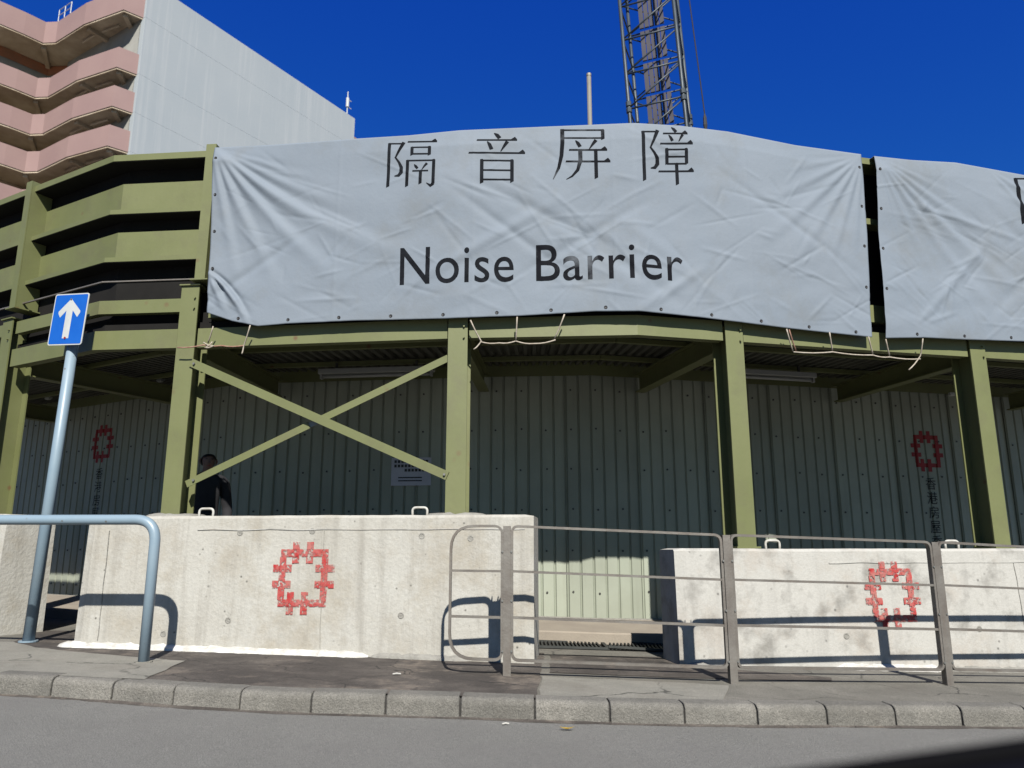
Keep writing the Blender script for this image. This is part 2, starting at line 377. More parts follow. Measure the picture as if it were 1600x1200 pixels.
def patch(name, px, m, h):
    pts = [on_ground(u, v, KT) for u, v in px]
    dense = []
    for a, b in zip(pts, pts[1:]+pts[:1]):
        k = max(1, int((b-a).length/0.12))
        for i in range(k):
            p = a.lerp(b, i/k); w = noise.noise(p*5)*0.02
            dense.append(Vector((p.x+w, p.y+w, 0)))
    bm = bmesh.new(); f = bm.faces.new([bm.verts.new(p) for p in dense])
    bmesh.ops.triangulate(bm, faces=[f])
    for x in range(-16, 17):
        bmesh.ops.bisect_plane(bm, geom=bm.verts[:]+bm.edges[:]+bm.faces[:], plane_co=(x*0.5, 0, 0), plane_no=(1, 0, 0))
    for v in bm.verts: v.co.z = g(v.co.x)+KT-0.006+h
    bmesh.ops.recalc_face_normals(bm, faces=bm.faces)
    me = bpy.data.meshes.new(name); bm.to_mesh(me); bm.free(); me.materials.append(MATS[m])
    for p in me.polygons:
        if p.normal.z < 0: p.flip()
    o = bpy.data.objects.new(name, me); COL.objects.link(o); return tag(o, kind='structure')
patch('tar_patch', [(20, 1003), (60, 985), (118, 985), (640, 1010), (850, 1020), (846, 1046), (842, 1070), (838, 1090), (700, 1086), (560, 1082), (430, 1077), (300, 1070), (222, 1062), (255, 1048), (288, 1033), (130, 1020), (55, 1012)], 'tar', 0.004)
patch('pale_paving', [(-300, 1000), (20, 1003), (55, 1012), (130, 1020), (288, 1033), (255, 1048), (222, 1062), (100, 1056), (0, 1052), (-300, 1046)], 'pale_slab', 0.008)
patch('tar_patch', [(860, 1022), (1030, 1026), (1080, 1040), (1300, 1058), (1300, 1064), (1050, 1058), (860, 1050)], 'tar', 0.004)
#patch('cement_smear', [(455, 1062), (500, 1056), (588, 1040), (598, 1044), (560, 1060), (470, 1070)], 'pale_slab', 0.012)
#patch('cement_smear', [(740, 1062), (790, 1058), (815, 1064), (770, 1072)], 'pale_slab', 0.012)
patch('paved_strip', [(846, 1056), (1140, 1070), (1130, 1094), (844, 1089)], 'pale_slab', 0.004)

# raised floor of the covered walkway
BACK = offset_line(FRONT, 2.25)
mb = MB()
A = offset_line(FRONT, 1.22); B = offset_line(FRONT, 2.45)
def dens(pts, step=0.4):
    out = []
    for a, b in zip(pts[:-1], pts[1:]):
        k = max(1, int((b-a).length/step))
        out += [a.lerp(b, i/k) for i in range(k)]
    return out+[pts[-1]]
Ad = dens(A); 
Bd = []
for a, b, c, d in zip(A[:-1], A[1:], B[:-1], B[1:]):
    k = max(1, int((b-a).length/0.4)); Bd += [c.lerp(d, i/k) for i in range(k)]
Bd.append(B[-1])
FZ = KT+0.105
mb.strip([[V3(p, g(p.x)-0.05), V3(p, g(p.x)+FZ-0.012), V3(p+(q-p)*0.01, g(p.x)+FZ), V3(q, g(p.x)+FZ+0.05)] for p, q in zip(Ad, Bd)])
tag(mb.build('walkway_floor', 'floor_slab'), kind='structure')

# ------------------------------------------------------------------ concrete barriers
def emblem_rects():
    h = 0.030
    R_ = []
    R_.append((-0.205, 0.205, 0.18, 0.24)); R_.append((-0.205, 0.205, -0.222, -0.165))
    R_.append((-0.212, -0.155, -0.165, 0.18)); R_.append((0.15, 0.207, -0.165, 0.18))
    for x in (-0.075, 0.045): R_.append((x-h, x+h, 0.235, 0.30)); R_.append((x-h, x+h, 0.125, 0.185))
    for x in (-0.10, 0.02): R_.append((x-h, x+h, -0.165, -0.105)); R_.append((x-h, x+h, -0.285, -0.215))
    for z in (0.085, -0.045):
        R_.append((-0.265, -0.205, z-h, z+h)); R_.append((-0.16, -0.105, z-h, z+h))
        R_.append((0.20, 0.265, z-h, z+h)); R_.append((0.10, 0.155, z-h, z+h))
    return R_
def barrier(label, a, b, thick, ztop, hooks, emb=None, m='concrete', batter=0.03, seam=None, ties=(), fill=()):
    a, b = Vector(a), Vector(b); t = (b-a).normalized(); nn = nrm(t); L = (b-a).length
    root = thing('concrete_barrier', label, 'concrete barrier', V3((a+b)/2+nn*thick/2, g((a.x+b.x)/2)+KT), 'concrete barriers under the hoarding')
    def P(s, d, z): return V3(a+t*s+nn*d, z)
    def face_d(z, s):                           # front face with a slight batter
        return batter*(z-(g(a.x+t.x*s)+KT))/(ztop-KT)
    # body: lofted cross sections with chamfered arrises, slightly uneven
    ns = int(L/0.07); sec = []
    for i in range(ns+1):
        s = L*i/ns; zb = g((a+t*s).x)+KT-0.03; e = min(s, L-s); ch = 0.018 if e > 0.001 else 0
        inset = 0.02 if e < 0.001 else 0
        w = noise.noise(Vector((s*1.3, a.x, 0)))*0.004+noise.noise(Vector((s*9, a.x, 4)))*0.003*(1 if e > 0.01 else 0)
        zt = ztop+w
        line = [P(s, inset+0.0+face_d(zb, s), zb)]
        for k in range(1, 8): zz = zb+(zt-0.025-zb)*k/8; line.append(P(s, inset+face_d(zz, s)+noise.noise(Vector((s*2, zz*2, a.x)))*0.004, zz))
        line += [P(s, inset+batter, zt-0.022), P(s, inset+batter+0.02, zt-inset*0.5), P(s, thick-0.02, zt-inset*0.5), P(s, thick, zt-0.02), P(s, thick, zb)]
        sec.append(line)
    mb = MB(); mb.strip(sec); n = len(sec[0])
    for q in (sec[0], sec[-1]):
        mb.add([v for v in q], [tuple(range(n))])
    body = mb.build('block', m, root, smooth=False)
    # casting lip line under the top, formwork joint, tie holes
    mb = MB()
    for i in range(ns):
        s0, s1 = L*i/ns, L*(i+1)/ns
        for zz in (ztop-0.115,):
            w0 = noise.noise(Vector((s0*4, 1, 2)))*0.008; w1 = noise.noise(Vector((s1*4, 1, 2)))*0.008
            q = [P(s0, face_d(zz, s0)-0.006, zz+w0-0.004), P(s1, face_d(zz, s1)-0.006, zz+w1-0.004), P(s1, face_d(zz, s1)-0.006, zz+w1+0.004), P(s0, face_d(zz, s0)-0.006, zz+w0+0.004)]
            if 0.25 < s0/L < 0.97: mb.prism(q, nn_ext(nn, 0.012))
    if seam is not None and mb.v: mb.build('casting_line', 'concrete_grimy', root)
    for sm in (seam or ()):
        mb = MB(); z0 = g((a+t*sm).x)+KT+0.05
        pts = [P(sm+noise.noise(Vector((z*6, sm, 0)))*0.008-0.02*(z-z0), face_d(z, sm)-0.003, z) for z in [z0+(ztop-0.12-z0)*k/16 for k in range(17)]]
        mb.tube(pts, 0.0035, 4); mb.build('formwork_seam', 'mortar_grey', root)
    for (s, z) in ties:
        mb = MB(); c = P(s, face_d(z, s)-0.004, z)
        ring = lambda r, d: [c+V3(t, 0)*r*math.cos(k*math.pi/6)+Vector((0, 0, 1))*r*math.sin(k*math.pi/6)+V3(nn, 0)*d for k in range(12)]
        vs = ring(0.026, 0.002)+ring(0.020, 0.0)+ring(0.012, 0.003)+[c+V3(nn, 0)*0.003]
        mb.add(vs, [(i, (i+1) % 12, 12+(i+1) % 12, 12+i) for i in range(12)]+[(12+i, 12+(i+1) % 12, 24+(i+1) % 12, 24+i) for i in range(12)]+[(24+i, 24+(i+1) % 12, 36) for i in range(12)])
        mb.build('tie_hole', 'mortar_grey', root)
    for s in hooks:
        pts = fillet([P(s-0.06, 0.2, ztop-0.03), P(s-0.065, 0.2, ztop+0.068), P(s+0.065, 0.2, ztop+0.068), P(s+0.06, 0.2, ztop-0.03)], 0.035, 5)
        MB().tube(pts, 0.0105, 8).build('lifting_loop', 'loop_white', root, smooth=True)
    if emb:
        s0, z0, sc = emb
        mb = MB()
        for (x0, x1, y0, y1) in emblem_rects():
            x0, x1, y0, y1 = [q*sc for q in (x0, x1, y0, y1)]; j = lambda: random.uniform(-0.004, 0.004)
            nx = max(1, int((x1-x0)/0.03)); nz_ = max(1, int((y1-y0)/0.03))
            rows = [[P(s0+x0+(x1-x0)*i/nx, face_d(z0+y0+(y1-y0)*k/nz_, s0)-0.0075, z0+y0+(y1-y0)*k/nz_) for i in range(nx+1)] for k in range(nz_+1)]
            mb.strip(rows)
        o = mb.build('emblem', 'red_paint', root, fix=False); o['label'] = 'blocky red stencilled ring emblem with crossing ticks'
    for (s0, s1, w, mt) in fill:
        mb = MB(); rows = []
        k = int((s1-s0)/0.025)
        for i in range(k+1):
            s = s0+(s1-s0)*i/k; zb = g((a+t*s).x)+KT-0.006; e = min(i, k-i)/4; f = min(1, 0.25+e)
            ww = (w*0.75+noise.noise(Vector((s*14, 3, 1)))*0.022+noise.noise(Vector((s*45, 3, 1)))*0.012)*f; hh = (0.032+noise.noise(Vector((s*11, 7, 1)))*0.012+noise.noise(Vector((s*50, 7, 1)))*0.008)*f
            rows.append([P(s, 0.01, zb+hh+0.012), P(s, -ww*0.4, zb+hh), P(s, -ww*0.85, zb+hh*0.62), P(s, -ww, zb+0.0)])
        mb.strip(rows); mb.build('mortar_fillet', mt, root)
    return root, P
def nn_ext(nn, d): return Vector((nn.x*d, nn.y*d, 0))
B1, P1 = barrier('pale concrete barrier with a red emblem, below the crossed steel braces', (-3.62, 6.63), (0.17, 6.24), 0.55, 1.29, (0.96, 2.84), emb=(1.93, 0.78, 0.98), seam=(0.22, 2.10), ties=((1.36, 1.15), (1.98, 1.16), (1.32, 0.45), (2.9, 1.12), (3.3, 1.10), (3.62, 1.16), (2.75, 0.5), (0.78, 0.34)), fill=((-0.12, 2.50, 0.10, 'mortar'), (2.52, 3.3, 0.06, 'mortar_grey')))
B2, P2 = barrier('low grimy concrete barrier with a red emblem, behind the right railing panels', (1.33, 6.38), (6.4, 7.06), 0.42, 1.02, (0.93, 2.6, 4.3), emb=(1.87, 0.635, 0.93), m='concrete_grimy', seam=(3.05,), ties=((1.42, 0.32), (2.62, 0.36)), fill=((1.3, 2.25, 0.11, 'mortar'), (0.05, 0.25, 0.10, 'mortar_grey'), (2.3, 5.0, 0.05, 'mortar_grey')))
tL = Vector((-1.77, 0.99)).normalized()
b0 = Vector((-4.72, 7.22))
B0, P0 = barrier('concrete barrier behind the blue rail at the left edge, beyond the gap', tuple(b0+tL*3.2), tuple(b0), 0.5, 1.34, (0.9,), seam=(2.4,), ties=((2.2, 0.9),))

# mortar pads around the post feet on the barriers are built with the posts below

# ------------------------------------------------------------------ covered walkway frame
wf = thing('walkway_frame', 'olive green steel frame of posts, beams and braces carrying the walkway roof', 'steel frame', (0, 7.2, 0.2))
def hpost(name, x, z0, z1, w=0.172, dep=0.25, m='olive', parent=wf, shift=0.0):
    p, t = line_at_x(FRONT, x); nn = nrm(t); p = p+nn*shift
    mb = MB(); c = lambda d, z: V3(p+nn*d, z); T = V3(t, 0); NN = V3(nn, 0); zz = (z0+z1)/2; hz = Vector((0, 0, (z1-z0)/2))
    tf = 0.007
    mb.obox(c(tf, zz), T*w/2, NN*tf, hz)
    mb.obox(c(dep/2, zz), T*0.005, NN*(dep/2-2*tf-0.0005), hz)
    mb.obox(c(dep-tf, zz), T*w/2, NN*tf, hz)
    o = mb.build(name, m, parent); return p, t, nn, o
POSTS = {'p0': (-5.22, 1.30, 3.34), 'p1': (-3.0, 1.27, 3.42), 'p2': (-0.475, 1.26, 3.05), 'p3': (1.98, 1.0, 3.05), 'p4': (4.50, 1.0, 3.05), 'pm': (-7.6, 1.3, 3.34), 'p5': (7.0, 1.0, 3.05)}
PD = {}
for k, (x, z0, z1) in POSTS.items():
    p, t, nn, po = hpost('post', x, z0, z1); PD[k] = (p, t, nn)
    # end plates and a lump of mortar round the foot
    mb = MB(); mb.obox(V3(p+nn*0.10, z1+0.007), V3(t, 0)*0.10, V3(nn, 0)*0.12, (0, 0, 0.006)); mb.build('cap_plate', 'olive', po)
    mb = MB(); mb.obox(V3(p+nn*0.10, z0+0.03), V3(t, 0)*0.11, V3(nn, 0)*0.13, (0, 0, 0.008)); mb.build('base_plate', 'olive', po)
    if k in ('p0', 'p1', 'p2'):
        rows = []; z = z0
        for i in range(5):
            f = i/4; row = []
            for q in range(25):
                th = 2*math.pi*q/24; rr = (0.27, 0.24, 0.20, 0.14, 0.0)[i]*(1+0.25*noise.noise(Vector((math.cos(th)*2, math.sin(th)*2, x*3+i*0.4))))
                hh = (0.0, 0.028, 0.042, 0.048, 0.048)[i]*(1+0.4*noise.noise(Vector((math.cos(th)*3, math.sin(th)*3, x))))
                row.append(V3(p+nn*0.10, z+0.005)+V3(t, 0)*rr*math.cos(th)*1.1+V3(nn, 0)*rr*math.sin(th)*0.72+Vector((0, 0, hh)))
            rows.append(row)
        MB().strip(rows).build('mortar_pad', 'mortar_grey', po, smooth=True)
    # bolts
    for dz in (-0.12, -0.22):
        for sx in (0.055,):
            c = V3(p-nn*0.004+t*sx, z1+dz)
            MB().tube([c, c-V3(nn, 0)*0.016], 0.009, 6).build('bolt', 'olive', po)
# lower front beams (channel sections between the posts), kinked where the plan kinks
def beam_run(x0, x1, z0, z1, d0, d1, name, m='olive', parent=wf, toe=0.0, z0b=None, z1b=None):
    xs = [x0]+[p.x for p in FRONT if x0+0.02 < p.x < x1-0.02]+[x1]
    base = [V3(line_at_x(FRONT, x)[0], 0) for x in xs]
    def off(d): 
        L = offset_line(FRONT, d); out = []
        for x in xs:
            kk = [i for i, p in enumerate(FRONT) if abs(p.x-x) < 1e-6]
            if kk: out.append(L[kk[0]])
            else:
                p, t = line_at_x(FRONT, x); out.append(p+nrm(t)*d)
        return out
    a, b = off(d0), off(d1); mb = MB()
    f = lambda i, za, zb: za if zb is None else za+(zb-za)*(xs[i]-x0)/(x1-x0)
    Ls = [[V3(p, f(i, z0, z0b)), V3(p, f(i, z1, z1b)), V3(q, f(i, z1, z1b)), V3(q, f(i, z0, z0b)), V3(p, f(i, z0, z0b))] for i, (p, q) in enumerate(zip(a, b))]
    mb.strip(Ls); mb.add(Ls[0][:4], [(0, 1, 2, 3)]); mb.add(Ls[-1][:4], [(3, 2, 1, 0)])
    return mb.build(name, m, parent)
hw = 0.086+0.012
seq = ['pm', 'p0', 'p1', 'p2', 'p3', 'p4', 'p5']
for a, b in zip(seq[:-1], seq[1:]):
    xa, xb = POSTS[a][0]+hw, POSTS[b][0]-hw
    beam_run(xa, xb, 2.83, 3.01, 0.02, 0.032, 'front_beam')            # web plate towards the street
    beam_run(xa, xb, 2.83, 2.842, 0.034, 0.11, 'beam_flange')
    if a in ('pm', 'p0'):
        beam_run(xa, xb, 3.18, 3.31, 0.03, 0.10, 'upper_beam')
# cross beams under the roof, from each post to the back wall
for k in seq:
    p, t, nn = PD[k]
    a, b = p+nn*0.26, p+nn*2.16
    mb = MB()
    for dz, hz_, w in ((2.79, 0.006, 0.06), (2.99, 0.006, 0.06), (2.89, 0.094, 0.004)):
        mb.obox(V3((a+b)/2, dz), V3(t, 0)*w, V3(b-a, 0)/2, (0, 0, hz_))
    mb.build('cross_beam', 'olive', wf)
# crossed flat braces between the two posts over the left barrier
pa, ta, na = PD['p1']; pb, tb, nb = PD['p2']
A_hi = V3(pa+ta*0.075-na*0.012, 2.68); B_lo = V3(pb-tb*0.07-nb*0.012, 1.62)
A_lo = V3(pa+ta*0.10+na*0.05, 1.58); B_hi = V3(pb-tb*0.088+nb*0.05, 2.66)
def angle(a, b, w, nm):
    d = (b-a).normalized(); up = Vector((0, 0, 1)); side = d.cross(up).normalized(); v = side.cross(d).normalized()
    mb = MB(); mb.obox((a+b)/2, (b-a)/2, side*0.004, v*w/2); mb.obox((a+b)/2+v*(w/2-0.004)-side*0.034, (b-a)/2, side*0.029, v*0.004)
    return mb.build(nm, 'olive', wf)
angle(A_hi, B_lo, 0.075, 'brace'); angle(A_lo, A_lo.lerp(B_hi, 0.47), 0.062, 'brace'); angle(A_lo.lerp(B_hi, 0.505), B_hi, 0.062, 'brace')
MB().bar(A_lo.lerp(B_hi, 0.44)+V3(na, 0)*0.012, A_lo.lerp(B_hi, 0.54)+V3(na, 0)*0.012, 0.006, 0.045).build('brace_splice', 'steel_bolt', wf)
for c, nn in ((A_hi.lerp(B_lo, 0.015), na), (B_lo.lerp(A_hi, 0.01), nb), (A_lo.lerp(B_hi, 0.03), na)):
    MB().tube([c, c-V3(nn, 0)*0.022], 0.011, 6).build('bolt', 'steel_bolt', wf)
# roof sheeting: folded sheet from the front beam to the back wall
RF = offset_line(FRONT, 0.14); RB = offset_line(FRONT, 2.27)
for i in range(len(RF)-1):
    a, b, c, d = RF[i], RF[i+1], RB[i], RB[i+1]
    n = max(2, int((b-a).length/0.11)); rows = []
    for k in range(n):
        for (f, h) in ((0.0, 0), (0.30, 0), (0.42, 0.035), (0.80, 0.035), (0.92, 0)):
            q = (k+f)/n; rows.append([V3(a.lerp(b, q), 3.03+h), V3(c.lerp(d, q), 3.10+h)])
    rows.append([V3(b, 3.03), V3(d, 3.10)])
    MB().strip(rows).build('roof_sheet', 'roof_sheet', wf)
    mb = MB()
    for f in (0.35, 0.72):
        mb.bar(V3(a.lerp(c, f), 2.995+0.07*f), V3(b.lerp(d, f), 2.995+0.07*f), 0.05, 0.045)
    mb.build('purlin', 'olive', wf)

beam_run(-9.0, 8.2, 3.0, 3.10, 0.122, 0.135, 'fascia', 'black_panel_shade')

# ------------------------------------------------------------------ corrugated back wall of the walkway
bw = thing('corrugated_wall', 'pale green ribbed steel sheet wall at the back of the covered walkway', 'hoarding wall', (0, 8.7, 0.3))
bs = arc(BACK)
PITCHW = 0.143; GW = 0.030; GD = 0.022
def prof(s):
    f = (s % PITCHW)
    if f < GW: return GD*math.sin(math.pi*f/GW)**0.7
    return 0.0
def WP(s, z, off=0.0):
    p, t = line_at_s(BACK, bs, s)
    return V3(p+nrm(t)*(prof(s)-off), z)
PANEL = PITCHW*6
npan = int(bs[-1]/PANEL)
def zbase(s): return g(line_at_s(BACK, bs, s)[0].x)+FZ+0.03
for i in range(npan):
    s0 = i*PANEL; ssx = []
    x = line_at_s(BACK, bs, s0)[0].x
    if x < -8.5 or x > 8: continue
    for k in range(6):
        b_ = s0+k*PITCHW
        ssx += [b_+GW*q for q in (0.0, 0.22, 0.5, 0.78, 1.0)]
    ssx.append(s0+PANEL+0.012)
    ssx = sorted(ssx+[q for q in bs if s0 < q < s0+PANEL])
    jit = random.uniform(0, 0.004)
    MB().strip([[WP(q, zbase(q), jit), WP(q, 3.09, jit)] for q in ssx]).build('wall_sheet', 'mint', bw, fix=False)
    sc = MB()
    for z in (0.55, 1.0, 1.45, 1.9, 2.35, 2.8):
        for k in (0, 2, 4):
            q = s0+k*PITCHW+0.075+random.uniform(-0.008, 0.008); zz = z+random.uniform(-0.012, 0.012)
            if random.random() < 0.12: continue
            c = WP(q, zz, 0.004); n_ = nrm(line_at_s(BACK, bs, q)[1])
            sc.tube([c, c-V3(n_, 0)*0.008], 0.012, 6)
    tag(sc.build('screws', 'screw', bw), kind='stuff')
MB().strip([[V3(p, g(p.x)+FZ-0.02), V3(p, g(p.x)+FZ+0.05), V3(q, g(p.x)+FZ+0.05)] for p, q in zip(offset_line(FRONT, 2.205), offset_line(FRONT, 2.33))]).build('sill', 'mortar_grey', bw)
MB().strip([[V3(p, z) for z in (2.97, 3.20)] for p in offset_line(FRONT, 2.215)]).build('head_channel', 'olive', bw)
MB().strip([[V3(p, g(p.x)+0.1), V3(p, 3.2)] for p in offset_line(FRONT, 2.33)]).build('backing_board', 'black_panel_shade', bw)

# ------------------------------------------------------------------ flat shapes laid onto surfaces
def text_mesh(body, spacing=1.0):
    cu = bpy.data.curves.new('t', 'FONT'); cu.body = body; cu.size = 1.0; cu.space_character = spacing; cu.resolution_u = 6
    o = bpy.data.objects.new('t', cu); COL.objects.link(o)
    bpy.context.view_layer.update()
    dg = bpy.context.evaluated_depsgraph_get(); me = bpy.data.meshes.new_from_object(o.evaluated_get(dg))
    bpy.data.objects.remove(o); bpy.data.curves.remove(cu)
    bm = bmesh.new(); bm.from_mesh(me); bpy.data.meshes.remove(me); return bm
def fit(bm, x0, x1, y0, y1):
    xs = [v.co.x for v in bm.verts]; ys = [v.co.y for v in bm.verts]
    a, b, c, d = min(xs), max(xs), min(ys), max(ys)
    for v in bm.verts: v.co.x = x0+(v.co.x-a)/(b-a)*(x1-x0); v.co.y = y0+(v.co.y-c)/(d-c)*(y1-y0); v.co.z = 0
def cuts(bm, step, xs=None):
    X = [v.co.x for v in bm.verts]; Y = [v.co.y for v in bm.verts]
    allx = xs if xs is not None else [math.ceil(min(X)/step)*step+i*step for i in range(int((max(X)-min(X))/step)+1)]
    for x in allx:
        if min(X) < x < max(X): bmesh.ops.bisect_plane(bm, geom=bm.verts[:]+bm.edges[:]+bm.faces[:], plane_co=(x, 0, 0), plane_no=(1, 0, 0))
    if step:
        for i in range(int((max(Y)-min(Y))/step)+1):
            y = math.ceil(min(Y)/step)*step+i*step
            bmesh.ops.bisect_plane(bm, geom=bm.verts[:]+bm.edges[:]+bm.faces[:], plane_co=(0, y, 0), plane_no=(0, 1, 0))
def lay(bm, name, m, parent, fn):
    base = wloc(parent)
    for v in bm.verts: v.co = fn(v.co.x, v.co.y)-base
    me = bpy.data.meshes.new(name); bm.to_mesh(me); bm.free(); me.materials.append(MATS[m])
    o = bpy.data.objects.new(name, me); COL.objects.link(o); o.parent = parent; return o
def rects_bm(rs):
    bm = bmesh.new()
    for (x0, x1, y0, y1) in rs: bm.faces.new([bm.verts.new(p) for p in ((x0, y0, 0), (x1, y0, 0), (x1, y1, 0), (x0, y1, 0))])
    return bm
def s_of(u, v):                                # arc position on the back wall seen along a sight line
    P = on_line(u, v, BACK); best = min((((line_at_s(BACK, bs, q/200)[0]-P.to_2d()).length, q/200) for q in range(int(bs[-1]*200))))
    return best[1], P.z
for (u, v) in ((161, 694), (1448, 706)):
    s0, z0 = s_of(u, v)
    near = lambda w: [q for k in range(int((s0-w)/PITCHW)-1, int((s0+w)/PITCHW)+2) for q in (k*PITCHW, k*PITCHW+GW*0.5, k*PITCHW+GW)]
    bm = rects_bm([tuple(q*0.88+(s0 if i < 2 else z0) for i, q in enumerate(r)) for r in emblem_rects()]); cuts(bm, 0, near(0.4))
    o = lay(bm, 'emblem', 'dark_red', bw, lambda x, y: WP(x, y, 0.0075)); o['label'] = 'red ring emblem painted on the shaded back wall'
    for i, ch in enumerate('香港房屋委員會'):
        bm = text_mesh(ch); zc = z0-0.40-i*0.178
        fit(bm, s0-0.075, s0+0.075, zc-0.075, zc+0.075); cuts(bm, 0, near(0.1))
        lay(bm, 'lettering', 'dark_text', bw, lambda x, y: WP(x, y, 0.0075))

# ------------------------------------------------------------------ noise barrier above the walkway
nbf = thing('noise_barrier_frame', 'olive steel upper frame with black backing, horizontal ledges and shade painted under them above the walkway', 'noise barrier', (0, 7, 3.1))
beam_run(-9.0, 8.2, 3.085, 4.76, 0.205, 0.225, 'black_backing_shade', 'black_panel_shade', nbf)  # black backing; its strips in the left bays stand in for ledge shade
for (z0, z1) in ((4.735, 4.80),):
    beam_run(-9.0, 8.2, z0, z1, 0.0, 0.20, 'top_rail', 'olive', nbf)
beam_run(-9.0, 8.2, 3.13, 3.30, 0.12, 0.19, 'base_rail', 'olive', nbf) if False else None
for (xa, xb) in ((-9.0, POSTS['p0'][0]-0.05), (POSTS['p0'][0]+0.09, POSTS['p1'][0]+0.03)):
    for (zl0, zl1, zf0, zf1) in ((4.19, 4.235, 4.235, 4.565), (3.70, 3.745, 3.745, 4.05)):
        beam_run(xa, xb, zl0, zl1, 0.03, 0.20, 'ledge', 'olive', nbf)
        beam_run(xa, xb, zf0, zf1, 0.15, 0.20, 'face_panel', 'olive', nbf)
        beam_run(xa, xb, zl0-0.006, zl0-0.001, 0.034, 0.198, 'underside_shade', 'black_panel_shade', nbf)  # black sheet that paints shade onto the ledge underside
    beam_run(xa, xb, 4.728, 4.734, 0.006, 0.198, 'underside_shade', 'black_panel_shade', nbf)  # painted underside shade again, below the top rail
    beam_run(xa, xb, 3.495, 3.507, 0.03, 0.05, 'thin_ledge', 'galv', nbf)
for (xa, xb) in ((POSTS['p1'][0]+0.15, 8.2),):
    beam_run(xa, xb, 4.12, 4.18, 0.05, 0.20, 'angle_rail', 'olive', nbf)
    beam_run(xa, xb, 3.13, 3.30, 0.08, 0.20, 'lower_rail', 'olive', nbf)
for k in seq:                                   # upper posts: narrow channels, set a little to the right of the lower ones
    x = POSTS[k][0]+0.10; z0 = 3.44 if k != 'p1' else 3.47; zt_ = 4.845 if k in ('pm', 'p0', 'p1') else 4.73
    p, t = line_at_x(FRONT, x); nn = nrm(t); T = V3(t, 0); NN = V3(nn, 0)
    if zt_ < 4.8: p = p+nn*0.05
    mb = MB(); zc = (z0+zt_)/2; hz = Vector((0, 0, (zt_-z0)/2))
    mb.obox(V3(p-nn*0.035, zc), T*0.05, NN*0.006, hz)
    mb.obox(V3(p+nn*0.075+t*0.044, zc), T*0.005, NN*0.102, hz)
    mb.obox(V3(p+nn*0.184, zc), T*0.05, NN*0.006, hz)
    up_ = mb.build('upper_post', 'olive', nbf)
    mb = MB(); mb.obox(V3(p+nn*0.07, z0-0.006), T*0.085, NN*0.13, (0, 0, 0.006)); mb.build('splice_plate', 'olive', up_)

